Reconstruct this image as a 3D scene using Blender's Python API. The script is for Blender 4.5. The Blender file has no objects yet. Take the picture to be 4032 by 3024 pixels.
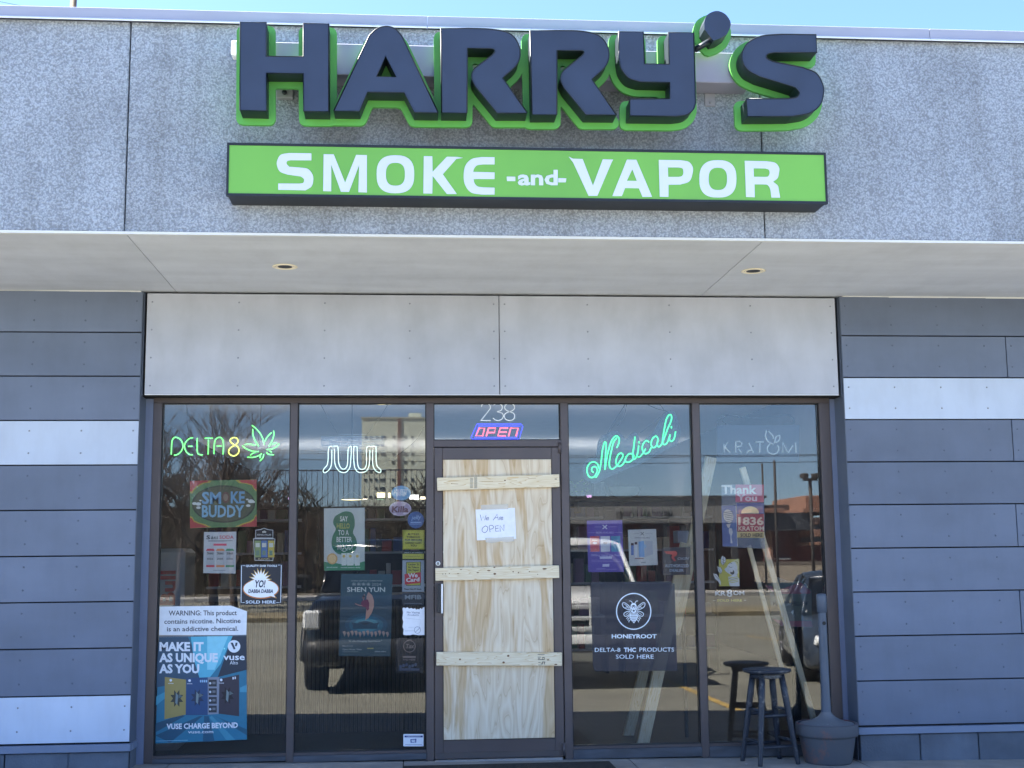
import bpy, bmesh, math, random
import numpy as np
from mathutils import Vector, Matrix
from mathutils.geometry import delaunay_2d_cdt

random.seed(7)
sc = bpy.context.scene
COL = sc.collection
R = math.radians

# ------------------------------------------------------------------ camera
FPX, CAMY, EYE = 4956.06, -8.5, 1.42
_yaw, _pit, _rol = R(4.818), R(7.696), R(-0.572)
_F = Vector((math.sin(_yaw)*math.cos(_pit), math.cos(_yaw)*math.cos(_pit), math.sin(_pit)))
_R0 = Vector((math.cos(_yaw), -math.sin(_yaw), 0)); _U0 = _R0.cross(_F)
_R = math.cos(_rol)*_R0 + math.sin(_rol)*_U0
_U = -math.sin(_rol)*_R0 + math.cos(_rol)*_U0
cam = bpy.data.cameras.new('camera'); camo = bpy.data.objects.new('camera', cam); COL.objects.link(camo)
cam.sensor_width = 36; cam.lens = FPX/4032*36; cam.clip_end = 3000; cam.clip_start = 0.05
M = Matrix((( _R.x, _U.x, -_F.x, 0), (_R.y, _U.y, -_F.y, CAMY), (_R.z, _U.z, -_F.z, EYE), (0, 0, 0, 1)))
camo.matrix_world = M
sc.camera = camo

# ------------------------------------------------------------------ world, sun, exposure
SUN_EL, SUN_AZ = 50.0, -72.0           # azimuth clockwise from +y (behind the store)
w = bpy.data.worlds.new('World'); sc.world = w; w.use_nodes = True
nt = w.node_tree; nt.nodes.clear()
sky = nt.nodes.new('ShaderNodeTexSky'); sky.sky_type = 'NISHITA'; sky.sun_disc = False
sky.sun_elevation = R(SUN_EL); sky.sun_rotation = R(SUN_AZ)
sky.air_density = 0.6; sky.dust_density = 0.25; sky.ozone_density = 5.0
bg = nt.nodes.new('ShaderNodeBackground'); bg.inputs['Strength'].default_value = 0.066
wo = nt.nodes.new('ShaderNodeOutputWorld')
nt.links.new(sky.outputs[0], bg.inputs[0]); nt.links.new(bg.outputs[0], wo.inputs[0])
sun = bpy.data.lights.new('sun', 'SUN'); sun.energy = 5.0; sun.angle = R(0.53); sun.color = (1, 0.95, 0.88)
suno = bpy.data.objects.new('sun', sun); COL.objects.link(suno)
sd = Vector((math.sin(R(SUN_AZ))*math.cos(R(SUN_EL)), math.cos(R(SUN_AZ))*math.cos(R(SUN_EL)), math.sin(R(SUN_EL))))
suno.rotation_euler = (-sd).to_track_quat('-Z', 'Y').to_euler(); suno.location = sd*60
sc.view_settings.view_transform = 'Standard'; sc.view_settings.look = 'None'
sc.view_settings.gamma = 1; sc.view_settings.use_curve_mapping = False
sc.view_settings.exposure = 3.12

# ------------------------------------------------------------------ helpers
def at(u, v, Y):
    """point of the plane y=Y seen at pixel (u,v) of the 4032x3024 photograph"""
    d = _F + (u-2016)/FPX*_R - (v-1512)/FPX*_U
    t = (Y-CAMY)/d.y
    return (d.x*t, EYE+d.z*t)
GLASS = 0.24
def mir(u, v, Y):
    """x,z of something standing at real depth Y that shows in the glass at (u,v)"""
    return at(u, v, 2*GLASS-Y)
def s2l(c):
    return tuple((x/12.92 if x <= 0.04045 else ((x+0.055)/1.055)**2.4) for x in [k/255 for k in c])

def tag(o, label=None, cat=None, group=None, kind=None):
    if label: o['label'] = label
    if cat: o['category'] = cat
    if group: o['group'] = group
    if kind: o['kind'] = kind
    return o
def empty(name, loc=(0, 0, 0), rz=0, label=None, cat=None, group=None, kind=None):
    o = bpy.data.objects.new(name, None); COL.objects.link(o); o.empty_display_size = .1
    o.location = loc; o.rotation_euler = (0, 0, rz)
    return tag(o, label, cat, group, kind)

def catmull(P, n=6, closed=False):
    P = [Vector(p) for p in P]
    if len(P) < 3: return P
    out = []; N = len(P)
    rng = range(N) if closed else range(N-1)
    for i in rng:
        p0 = P[i-1] if (i > 0 or closed) else P[0]*2-P[1]
        p1 = P[i]; p2 = P[(i+1) % N]
        p3 = P[(i+2) % N] if (i+2 < N or closed) else P[-1]*2-P[-2]
        for k in range(n):
            t = k/n
            out.append(.5*((2*p1)+(p2-p0)*t+(2*p0-5*p1+4*p2-p3)*t*t+(3*p1-p0-3*p2+p3)*t**3))
    if not closed: out.append(P[-1])
    return out

class MB:
    def __init__(s): s.v = []; s.f = []; s.m = []; s.mats = []; s.sm = []
    def mi(s, mat):
        if mat not in s.mats: s.mats.append(mat)
        return s.mats.index(mat)
    def add(s, vs, fs, mat=None, smooth=False):
        b = len(s.v); s.v += [tuple(v) for v in vs]; k = s.mi(mat)
        for f in fs: s.f.append(tuple(i+b for i in f)); s.m.append(k); s.sm.append(smooth)
    def box(s, x0, x1, y0, y1, z0, z1, mat=None, bev=0.0, M=None):
        if x0 > x1: x0, x1 = x1, x0
        if y0 > y1: y0, y1 = y1, y0
        if z0 > z1: z0, z1 = z1, z0
        if bev <= 0:
            vs = [Vector((x, y, z)) for z in (z0, z1) for y in (y0, y1) for x in (x0, x1)]
            fs = [(0, 2, 3, 1), (4, 5, 7, 6), (0, 1, 5, 4), (2, 6, 7, 3), (0, 4, 6, 2), (1, 3, 7, 5)]
        else:
            bm = bmesh.new(); r = bmesh.ops.create_cube(bm, size=1)
            for v in bm.verts: v.co = Vector(((x0+x1)/2+v.co.x*(x1-x0), (y0+y1)/2+v.co.y*(y1-y0), (z0+z1)/2+v.co.z*(z1-z0)))
            bmesh.ops.bevel(bm, geom=bm.edges[:], offset=bev, segments=1, affect='EDGES')
            bm.verts.ensure_lookup_table()
            vs = [v.co.copy() for v in bm.verts]; fs = [tuple(v.index for v in f.verts) for f in bm.faces]; bm.free()
        if M: vs = [M @ v for v in vs]
        s.add(vs, fs, mat); return s
    def tube(s, P, r, mat=None, n=7, cap=True, r2=None, closed=False):
        P = [Vector(p) for p in P]; N = len(P)
        vs = []; fs = []; pr = None
        for i, p in enumerate(P):
            if closed: t = P[(i+1) % N]-P[i-1]
            else: t = (P[min(i+1, N-1)]-P[max(i-1, 0)])
            t = t.normalized() if t.length > 1e-9 else Vector((0, 0, 1))
            if pr is None:
                a = Vector((0, 1, 0)) if abs(t.y) < .9 else Vector((1, 0, 0))
                e = t.cross(a).normalized()
            else:
                e = (pr-t*pr.dot(t))
                e = e.normalized() if e.length > 1e-6 else t.cross(Vector((0, 1, .1))).normalized()
            pr = e; g = t.cross(e)
            rr = r if r2 is None else r+(r2-r)*i/max(1, N-1)
            if isinstance(r, (list, tuple)): rr = r[i]
            for k in range(n):
                q = 2*math.pi*k/n; vs.append(p+(e*math.cos(q)+g*math.sin(q))*rr)
        for i in range(N if closed else N-1):
            for k in range(n):
                a = i*n+k; b = i*n+(k+1) % n; c = ((i+1) % N)*n
                fs.append((a, b, c+(k+1) % n, c+k))
        if cap and not closed:
            fs.append(tuple(range(n-1, -1, -1))); fs.append(tuple((N-1)*n+k for k in range(n)))
        s.add(vs, fs, mat, True); return s
    def lathe(s, prof, cx, cy, mat=None, n=28, z0=0):
        vs = []; fs = []
        for r, z in prof:
            for k in range(n):
                q = 2*math.pi*k/n; vs.append((cx+r*math.cos(q), cy+r*math.sin(q), z0+z))
        for i in range(len(prof)-1):
            for k in range(n):
                a = i*n+k; b = i*n+(k+1) % n
                fs.append((a, b, b+n, a+n))
        s.add(vs, fs, mat, True); return s
    def prism(s, contours, Y0, Y1, mat=None, side=None, front_only=False):
        """contours: lists of (x,z) closed loops, front face at Y0 (towards camera), back at Y1"""
        vs2, tris = fill(contours)
        if not tris: return s
        s.add([(x, Y0, z) for x, z in vs2], tris, mat)
        if not front_only:
            s.add([(x, Y1, z) for x, z in vs2], [t[::-1] for t in tris], side or mat)
            for c in contours:
                n = len(c); b = [(x, Y0, z) for x, z in c]+[(x, Y1, z) for x, z in c]
                s.add(b, [(i, i+n, (i+1) % n+n, (i+1) % n) for i in range(n)], side or mat)
        return s
    def build(s, name, mat=None, parent=None, label=None, cat=None, group=None, kind=None, loc=None, autosm=False):
        me = bpy.data.meshes.new(name); me.from_pydata([tuple(v) for v in s.v], [], s.f)
        mats = [(m if m is not None else mat) for m in s.mats]
        for m in mats: me.materials.append(m)
        me.polygons.foreach_set('material_index', s.m)
        me.polygons.foreach_set('use_smooth', s.sm)
        me.update()
        if not autosm:
            bm = bmesh.new(); bm.from_mesh(me); bmesh.ops.recalc_face_normals(bm, faces=bm.faces[:]); bm.to_mesh(me); bm.free()
        o = bpy.data.objects.new(name, me); COL.objects.link(o)
        if parent is not None: o.parent = parent
        if loc is not None: o.location = loc
        return tag(o, label, cat, group, kind)

def fill(contours):
    """triangulate closed 2D loops with holes (even-odd)"""
    V = []; E = []; Fc = []
    for c in contours:
        b = len(V); n = len(c); V += [Vector((p[0], p[1])) for p in c]
        E += [(b+i, b+(i+1) % n) for i in range(n)]
    ov, oe, of, *_ = delaunay_2d_cdt(V, E, [], 0, 1e-7)
    res = []
    for f in of:
        cx = sum(ov[i].x for i in f)/len(f); cz = sum(ov[i].y for i in f)/len(f)
        inside = False
        for c in contours:
            n = len(c)
            for i in range(n):
                x1, z1 = c[i][0], c[i][1]; x2, z2 = c[(i+1) % n][0], c[(i+1) % n][1]
                if (z1 > cz) != (z2 > cz) and cx < (x2-x1)*(cz-z1)/(z2-z1)+x1: inside = not inside
        if inside: res.append(tuple(f))
    return [(v.x, v.y) for v in ov], res

def offset_outline(contours, d, step):
    """outline of everything within distance d of the filled loops (rounded), by marching squares"""
    P = np.array([p for c in contours for p in c], float)
    lo = P.min(0)-d-3*step; hi = P.max(0)+d+3*step
    xs = np.arange(lo[0], hi[0], step); zs = np.arange(lo[1], hi[1], step)
    X, Z = np.meshgrid(xs, zs); D = np.full(X.shape, 1e9); ins = np.zeros(X.shape, bool)
    for c in contours:
        n = len(c)
        for i in range(n):
            x1, z1 = c[i][:2]; x2, z2 = c[(i+1) % n][:2]
            dx, dz = x2-x1, z2-z1; L = dx*dx+dz*dz
            if L < 1e-14: continue
            t = np.clip(((X-x1)*dx+(Z-z1)*dz)/L, 0, 1)
            D = np.minimum(D, np.hypot(X-x1-t*dx, Z-z1-t*dz))
            if z1 != z2:
                cr = ((z1 > Z) != (z2 > Z)) & (X < (x2-x1)*(Z-z1)/(z2-z1)+x1); ins ^= cr
    S = np.where(ins, -D, D)-d
    segs = {}
    def ip(a, b):
        (i1, j1), (i2, j2) = a, b
        s1, s2 = S[j1, i1], S[j2, i2]; t = s1/(s1-s2)
        return ((a, b) if a < b else (b, a)), (xs[i1]+(xs[i2]-xs[i1])*t, zs[j1]+(zs[j2]-zs[j1])*t)
    pos = {}
    adj = {}
    for j in range(len(zs)-1):
        for i in range(len(xs)-1):
            cs = [(i, j), (i+1, j), (i+1, j+1), (i, j+1)]
            sg = [S[q[1], q[0]] < 0 for q in cs]
            if all(sg) or not any(sg): continue
            pts = []
            for k in range(4):
                a, b = cs[k], cs[(k+1) % 4]
                if sg[k] != sg[(k+1) % 4]:
                    key, p = ip(a, b); pos[key] = p; pts.append(key)
            for k in range(0, len(pts)-1, 2):
                adj.setdefault(pts[k], []).append(pts[k+1]); adj.setdefault(pts[k+1], []).append(pts[k])
    loops = []; seen = set()
    for st in adj:
        if st in seen: continue
        loop = [st]; seen.add(st); cur = st
        while True:
            nx = [q for q in adj[cur] if q not in seen]
            if not nx: break
            cur = nx[0]; seen.add(cur); loop.append(cur)
        if len(loop) > 8:
            L = [pos[k] for k in loop]
            L = [L[i] for i in range(0, len(L), 2)] if len(L) > 60 else L
            loops.append(L)
    return loops

# ------------------------------------------------------------------ materials
_mc = {}
def node_mat(name):
    m = bpy.data.materials.new(name); m.use_nodes = True; n = m.node_tree
    return m, n, n.nodes['Principled BSDF'], n.links
def rgb(c): return (*s2l(c), 1)
def mat(name, c, rough=.6, metal=0.0, var=0.0, scale=6.0, bump=0.0, bscale=80.0, spec=.5, stretch=(1, 1, 1), dirt=None, emit=None, es=1.0, coat=0.0, detail=6, rvar=0.0):
    """procedural paint/plastic: base colour with soft noise variation, fine bump"""
    if name in _mc: return _mc[name]
    m, n, b, L = node_mat(name)
    b.inputs['Roughness'].default_value = rough; b.inputs['Metallic'].default_value = metal
    b.inputs['Specular IOR Level'].default_value = spec
    b.inputs['Coat Weight'].default_value = coat
    tc = n.nodes.new('ShaderNodeTexCoord'); mp = n.nodes.new('ShaderNodeMapping'); mp.inputs['Scale'].default_value = stretch
    L.new(tc.outputs['Object'], mp.inputs[0])
    base = s2l(c); orv = name in ('plank_dark', 'plank_pale', 'painted_block', 'header_pale', 'soffit_plaster')
    if var > 0:
        no = n.nodes.new('ShaderNodeTexNoise'); no.inputs['Scale'].default_value = scale; no.inputs['Detail'].default_value = detail
        L.new(mp.outputs[0], no.inputs['Vector'])
        cr = n.nodes.new('ShaderNodeValToRGB'); e = cr.color_ramp.elements
        e[0].position = .3; e[1].position = .7
        d = dirt and s2l(dirt)
        e[0].color = ((*d, 1) if d else (*[x*(1-var) for x in base], 1)); e[1].color = (*[min(1, x*(1+var*.6)) for x in base], 1)
        L.new(no.outputs[0], cr.inputs[0]); L.new(cr.outputs[0], b.inputs['Base Color'])
        if orv:
            oi = n.nodes.new('ShaderNodeObjectInfo'); m2 = n.nodes.new('ShaderNodeMapRange'); m2.inputs['To Min'].default_value = .9; m2.inputs['To Max'].default_value = 1.08
            hs = n.nodes.new('ShaderNodeHueSaturation'); L.new(oi.outputs['Random'], m2.inputs[0]); L.new(m2.outputs[0], hs.inputs['Value'])
            # faint streaks and scuffs of dirt
            mq = n.nodes.new('ShaderNodeMapping'); mq.inputs['Scale'].default_value = (4.2, 2, 1.4); L.new(tc.outputs['Object'], mq.inputs[0])
            nq = n.nodes.new('ShaderNodeTexNoise'); nq.inputs['Scale'].default_value = 1.4; nq.inputs['Detail'].default_value = 7; nq.inputs['Roughness'].default_value = .65; L.new(mq.outputs[0], nq.inputs[0])
            cq = n.nodes.new('ShaderNodeValToRGB'); cq.color_ramp.elements[0].position = .33; cq.color_ramp.elements[0].color = (.82, .81, .80, 1); cq.color_ramp.elements[1].position = .56; cq.color_ramp.elements[1].color = (1, 1, 1, 1)
            L.new(nq.outputs[0], cq.inputs[0]); mqx = n.nodes.new('ShaderNodeMix'); mqx.data_type = 'RGBA'; mqx.blend_type = 'MULTIPLY'; mqx.inputs[0].default_value = .38
            L.new(cr.outputs[0], mqx.inputs[6]); L.new(cq.outputs[0], mqx.inputs[7]); L.new(mqx.outputs[2], hs.inputs['Color']); L.new(hs.outputs[0], b.inputs['Base Color'])
        if rvar:
            mr = n.nodes.new('ShaderNodeMapRange'); mr.inputs['To Min'].default_value = rough-rvar; mr.inputs['To Max'].default_value = rough+rvar
            L.new(no.outputs[0], mr.inputs[0]); L.new(mr.outputs[0], b.inputs['Roughness'])
    else: b.inputs['Base Color'].default_value = (*base, 1)
    if bump > 0:
        n2 = n.nodes.new('ShaderNodeTexNoise'); n2.inputs['Scale'].default_value = bscale; n2.inputs['Detail'].default_value = 4
        L.new(mp.outputs[0], n2.inputs['Vector'])
        bp = n.nodes.new('ShaderNodeBump'); bp.inputs['Strength'].default_value = bump; bp.inputs['Distance'].default_value = .01
        L.new(n2.outputs[0], bp.inputs['Height']); L.new(bp.outputs[0], b.inputs['Normal'])
    if emit:
        b.inputs['Emission Color'].default_value = rgb(emit); b.inputs['Emission Strength'].default_value = es
    _mc[name] = m; return m
def ink(c, rough=.45):
    return mat('ink_%d_%d_%d' % tuple(c), c, rough, var=.05, scale=30)
def glow(c, es): return mat('glow_%d_%d_%d_%s' % (*c, es), (20, 20, 20), .4, emit=c, es=es*.55)

def stucco_mat():
    m, n, b, L = node_mat('stucco'); b.inputs['Roughness'].default_value = .95; b.inputs['Specular IOR Level'].default_value = .2
    tc = n.nodes.new('ShaderNodeTexCoord')
    a = n.nodes.new('ShaderNodeTexNoise'); a.inputs['Scale'].default_value = 66; a.inputs['Detail'].default_value = 3; a.inputs['Roughness'].default_value = .62; a.inputs['Distortion'].default_value = 1.1
    v = n.nodes.new('ShaderNodeTexVoronoi'); v.inputs['Scale'].default_value = 84; v.feature = 'SMOOTH_F1'; v.inputs['Smoothness'].default_value = .5
    no = n.nodes.new('ShaderNodeTexNoise'); no.inputs['Scale'].default_value = 16; no.inputs['Detail'].default_value = 2
    add = n.nodes.new('ShaderNodeVectorMath'); add.operation = 'MULTIPLY_ADD'; add.inputs[1].default_value = (.03,)*3
    L.new(tc.outputs['Object'], a.inputs[0]); L.new(tc.outputs['Object'], no.inputs[0])
    L.new(no.outputs[1], add.inputs[0]); L.new(tc.outputs['Object'], add.inputs[2]); L.new(add.outputs[0], v.inputs['Vector'])
    mx = n.nodes.new('ShaderNodeMath'); mx.operation = 'MULTIPLY_ADD'; mx.inputs[1].default_value = -.55
    L.new(v.outputs['Distance'], mx.inputs[0]); L.new(a.outputs[0], mx.inputs[2])
    big = n.nodes.new('ShaderNodeTexNoise'); big.inputs['Scale'].default_value = 2.2; big.inputs['Detail'].default_value = 5
    L.new(tc.outputs['Object'], big.inputs[0])
    cr = n.nodes.new('ShaderNodeValToRGB'); e = cr.color_ramp.elements
    e[0].position = .08; e[0].color = rgb((139, 146, 156)); e[1].position = .40; e[1].color = rgb((178, 187, 200))  # tint carries some of the blue skylight
    L.new(mx.outputs[0], cr.inputs[0])  # hollows of the grain darkened in the colour to deepen their shade
    mix = n.nodes.new('ShaderNodeMix'); mix.data_type = 'RGBA'; mix.blend_type = 'MULTIPLY'; mix.inputs[0].default_value = .5
    c2 = n.nodes.new('ShaderNodeValToRGB'); c2.color_ramp.elements[0].position = .35; c2.color_ramp.elements[0].color = (.72, .72, .72, 1); c2.color_ramp.elements[1].position = .6
    L.new(big.outputs[0], c2.inputs[0]); L.new(cr.outputs[0], mix.inputs[6]); L.new(c2.outputs[0], mix.inputs[7])
    ms = n.nodes.new('ShaderNodeMapping'); ms.inputs['Scale'].default_value = (5, 1, .5); L.new(tc.outputs['Object'], ms.inputs[0])
    sn = n.nodes.new('ShaderNodeTexNoise'); sn.inputs['Scale'].default_value = 1.2; sn.inputs['Detail'].default_value = 6; L.new(ms.outputs[0], sn.inputs[0])
    c3 = n.nodes.new('ShaderNodeValToRGB'); c3.color_ramp.elements[0].position = .36; c3.color_ramp.elements[0].color = (.80, .78, .75, 1); c3.color_ramp.elements[1].position = .52; c3.color_ramp.elements[1].color = (1, 1, 1, 1)
    L.new(sn.outputs[0], c3.inputs[0]); mx3 = n.nodes.new('ShaderNodeMix'); mx3.data_type = 'RGBA'; mx3.blend_type = 'MULTIPLY'; mx3.inputs[0].default_value = .55
    L.new(mix.outputs[2], mx3.inputs[6]); L.new(c3.outputs[0], mx3.inputs[7]); L.new(mx3.outputs[2], b.inputs['Base Color'])
    bp = n.nodes.new('ShaderNodeBump'); bp.inputs['Strength'].default_value = 1.0; bp.inputs['Distance'].default_value = .009
    L.new(mx.outputs[0], bp.inputs['Height']); L.new(bp.outputs[0], b.inputs['Normal'])
    return m
def plywood_mat():
    m, n, b, L = node_mat('plywood'); b.inputs['Roughness'].default_value = .7; b.inputs['Specular IOR Level'].default_value = .3
    tc = n.nodes.new('ShaderNodeTexCoord')
    mp = n.nodes.new('ShaderNodeMapping'); mp.inputs['Scale'].default_value = (4.4, 1, .62)
    L.new(tc.outputs['Object'], mp.inputs[0])
    a = n.nodes.new('ShaderNodeTexNoise'); a.inputs['Scale'].default_value = 2.1; a.inputs['Detail'].default_value = 2.2; a.inputs['Roughness'].default_value = .42; a.inputs['Distortion'].default_value = .35
    L.new(mp.outputs[0], a.inputs[0])
    mu = n.nodes.new('ShaderNodeMath'); mu.operation = 'MULTIPLY'; mu.inputs[1].default_value = 9
    fr = n.nodes.new('ShaderNodeMath'); fr.operation = 'FRACT'
    L.new(a.outputs[0], mu.inputs[0]); L.new(mu.outputs[0], fr.inputs[0])
    cr = n.nodes.new('ShaderNodeValToRGB'); e = cr.color_ramp.elements
    e[0].position = 0; e[0].color = rgb((212, 193, 164)); e[1].position = 1; e[1].color = rgb((222, 208, 184))
    for p, c in ((.5, (226, 213, 190)), (.84, (216, 200, 173)), (.91, (200, 179, 149)), (.95, (212, 193, 165))):
        q = e.new(p); q.color = rgb(c)
    L.new(fr.outputs[0], cr.inputs[0])
    # broad darker heartwood patches
    mp2 = n.nodes.new('ShaderNodeMapping'); mp2.inputs['Scale'].default_value = (6, 1, .9); L.new(tc.outputs['Object'], mp2.inputs[0])
    g = n.nodes.new('ShaderNodeTexNoise'); g.inputs['Scale'].default_value = 1.5; g.inputs['Detail'].default_value = 4; L.new(mp2.outputs[0], g.inputs[0])
    c2 = n.nodes.new('ShaderNodeValToRGB'); c2.color_ramp.elements[0].position = .52; c2.color_ramp.elements[0].color = (1, 1, 1, 1)
    c2.color_ramp.elements[1].position = .6; c2.color_ramp.elements[1].color = rgb((226, 206, 176)); L.new(g.outputs[0], c2.inputs[0])
    mix = n.nodes.new('ShaderNodeMix'); mix.data_type = 'RGBA'; mix.blend_type = 'MULTIPLY'; mix.inputs[0].default_value = .75
    L.new(cr.outputs[0], mix.inputs[6]); L.new(c2.outputs[0], mix.inputs[7])
    mp3 = n.nodes.new('ShaderNodeMapping'); mp3.inputs['Scale'].default_value = (160, 1, 4); L.new(tc.outputs['Object'], mp3.inputs[0])
    f = n.nodes.new('ShaderNodeTexNoise'); f.inputs['Scale'].default_value = 1; f.inputs['Detail'].default_value = 3; L.new(mp3.outputs[0], f.inputs[0])
    m2 = n.nodes.new('ShaderNodeMix'); m2.data_type = 'RGBA'; m2.blend_type = 'OVERLAY'; m2.inputs[0].default_value = .22
    L.new(mix.outputs[2], m2.inputs[6]); L.new(f.outputs[0], m2.inputs[7]); L.new(m2.outputs[2], b.inputs['Base Color'])
    return m
def pine_mat():
    m, n, b, L = node_mat('pine_lumber'); b.inputs['Roughness'].default_value = .65; b.inputs['Specular IOR Level'].default_value = .3
    tc = n.nodes.new('ShaderNodeTexCoord'); mp = n.nodes.new('ShaderNodeMapping'); mp.inputs['Scale'].default_value = (1.1, 4, 16)
    oi = n.nodes.new('ShaderNodeObjectInfo'); ad = n.nodes.new('ShaderNodeVectorMath'); ad.operation = 'ADD'
    mu0 = n.nodes.new('ShaderNodeMath'); mu0.operation = 'MULTIPLY'; mu0.inputs[1].default_value = 20
    L.new(oi.outputs['Random'], mu0.inputs[0]); L.new(tc.outputs['Object'], ad.inputs[0]); L.new(mu0.outputs[0], ad.inputs[1]); L.new(ad.outputs[0], mp.inputs[0])
    a = n.nodes.new('ShaderNodeTexNoise'); a.inputs['Scale'].default_value = 1.6; a.inputs['Detail'].default_value = 2; a.inputs['Distortion'].default_value = .3
    L.new(mp.outputs[0], a.inputs[0])
    mu = n.nodes.new('ShaderNodeMath'); mu.operation = 'MULTIPLY'; mu.inputs[1].default_value = 11
    fr = n.nodes.new('ShaderNodeMath'); fr.operation = 'FRACT'; L.new(a.outputs[0], mu.inputs[0]); L.new(mu.outputs[0], fr.inputs[0])
    cr = n.nodes.new('ShaderNodeValToRGB'); e = cr.color_ramp.elements
    e[0].position = 0; e[0].color = rgb((234, 222, 196)); e[1].position = 1; e[1].color = rgb((228, 214, 184))
    q = e.new(.8); q.color = rgb((224, 208, 174)); q = e.new(.92); q.color = rgb((206, 178, 134))
    L.new(fr.outputs[0], cr.inputs[0]); L.new(cr.outputs[0], b.inputs['Base Color'])
    return m
def worn_mat(name, base, worn, thr=.6, scale=9, rough=.55, bump=.3, stretch=(1, 1, 1)):
    m, n, b, L = node_mat(name); b.inputs['Roughness'].default_value = rough
    tc = n.nodes.new('ShaderNodeTexCoord'); mp = n.nodes.new('ShaderNodeMapping'); mp.inputs['Scale'].default_value = stretch; L.new(tc.outputs['Object'], mp.inputs[0])
    a = n.nodes.new('ShaderNodeTexNoise'); a.inputs['Scale'].default_value = scale; a.inputs['Detail'].default_value = 8; a.inputs['Roughness'].default_value = .7; L.new(mp.outputs[0], a.inputs[0])
    cr = n.nodes.new('ShaderNodeValToRGB'); e = cr.color_ramp.elements
    e[0].position = thr-.12; e[0].color = rgb(base); e[1].position = thr+.04; e[1].color = rgb(worn)
    L.new(a.outputs[0], cr.inputs[0]); L.new(cr.outputs[0], b.inputs['Base Color'])
    bp = n.nodes.new('ShaderNodeBump'); bp.inputs['Strength'].default_value = bump; bp.inputs['Distance'].default_value = .004; L.new(a.outputs[0], bp.inputs['Height']); L.new(bp.outputs[0], b.inputs['Normal'])
    return m
def glass_mat(name, tint, refl):
    m, n, b, L = node_mat(name); n.nodes.remove(b)
    t = n.nodes.new('ShaderNodeBsdfTransparent'); t.inputs[0].default_value = (*tint, 1)
    g = n.nodes.new('ShaderNodeBsdfGlossy'); g.inputs['Roughness'].default_value = 0.0; g.inputs['Color'].default_value = (1, .97, .93, 1)
    tc = n.nodes.new('ShaderNodeTexCoord'); no = n.nodes.new('ShaderNodeTexNoise'); no.inputs['Scale'].default_value = 1.3; no.inputs['Detail'].default_value = 1
    L.new(tc.outputs['Object'], no.inputs[0]); bp = n.nodes.new('ShaderNodeBump'); bp.inputs['Strength'].default_value = .05; bp.inputs['Distance'].default_value = .004
    L.new(no.outputs[0], bp.inputs['Height']); L.new(bp.outputs[0], g.inputs['Normal'])
    fr = n.nodes.new('ShaderNodeFresnel'); fr.inputs[0].default_value = 1.5
    mr = n.nodes.new('ShaderNodeMath'); mr.operation = 'MULTIPLY'; mr.use_clamp = True; mr.inputs[1].default_value = refl/.04; L.new(fr.outputs[0], mr.inputs[0])
    mx = n.nodes.new('ShaderNodeMixShader'); L.new(mr.outputs[0], mx.inputs[0]); L.new(t.outputs[0], mx.inputs[1]); L.new(g.outputs[0], mx.inputs[2])
    # thin uneven film of dust
    df = n.nodes.new('ShaderNodeBsdfDiffuse'); df.inputs[0].default_value = (.66, .66, .64, 1)
    ms = n.nodes.new('ShaderNodeMapping'); ms.inputs['Scale'].default_value = (1.6, 1, .7); L.new(tc.outputs['Object'], ms.inputs[0])
    dn = n.nodes.new('ShaderNodeTexNoise'); dn.inputs['Scale'].default_value = 1.7; dn.inputs['Detail'].default_value = 6; dn.inputs['Distortion'].default_value = .6; L.new(ms.outputs[0], dn.inputs[0])
    dr = n.nodes.new('ShaderNodeMapRange'); dr.inputs['From Min'].default_value = .35; dr.inputs['From Max'].default_value = .7; dr.inputs['To Min'].default_value = .003; dr.inputs['To Max'].default_value = .016; L.new(dn.outputs[0], dr.inputs[0])
    m3 = n.nodes.new('ShaderNodeMixShader'); L.new(dr.outputs[0], m3.inputs[0]); L.new(mx.outputs[0], m3.inputs[1]); L.new(df.outputs[0], m3.inputs[2])
    L.new(m3.outputs[0], n.nodes['Material Output'].inputs[0])
    return m
def film_mat(name, c, alpha):
    m, n, b, L = node_mat(name); b.inputs['Base Color'].default_value = rgb(c); b.inputs['Alpha'].default_value = alpha; b.inputs['Roughness'].default_value = .4
    return m

STUCCO = stucco_mat()
SOFFIT = mat('soffit_plaster', (206, 209, 214), .9, var=.10, scale=1.6, stretch=(.7, 3.2, 1), bump=.15, bscale=60, detail=5)
CAPM = mat('cap_painted_metal', (160, 163, 180), .5, var=.05, scale=3, spec=.4)
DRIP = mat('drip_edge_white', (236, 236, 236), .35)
DARKP = mat('plank_dark', (103, 114, 134), .6, var=.12, scale=2.2, stretch=(.8, 1, 1.6), bump=.05, bscale=25, rvar=.06)  # blue of the skylight is put into the plank tint
WHITEP = mat('plank_pale', (190, 202, 220), .6, var=.07, scale=2.5, bump=.04, bscale=25)
HEADM = mat('header_pale', (184, 188, 198), .62, var=.13, scale=2.6, bump=.04, bscale=20)
SCREW = mat('fastener', (132, 136, 146), .5); SCREWD = mat('fastener_dark', (82, 91, 110), .5)
WALLD = mat('wall_dark', (22, 23, 26), .9)
TRIM = mat('corner_trim', (86, 96, 112), .5, var=.05)
TRIML = mat('jamb_trim', (112, 122, 146), .5, var=.06)
BLOCK = mat('painted_block', (96, 104, 116), .85, var=.22, scale=5, bump=.4, bscale=70)
LEDGE = mat('base_ledge', (116, 128, 150), .55, var=.06, scale=4)
FRAME = mat('bronze_frame', (88, 80, 80), .42, metal=.25, var=.12, scale=3, stretch=(1, 1, .6), rvar=.08)
FRAMED = mat('dark_gasket', (24, 24, 28), .6)
ALU = mat('aluminium', (170, 172, 176), .35, metal=.7, var=.1, scale=20)
SILL = mat('sill_worn', (72, 76, 84), .5, var=.35, scale=9, stretch=(.6, 1, 3))
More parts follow.
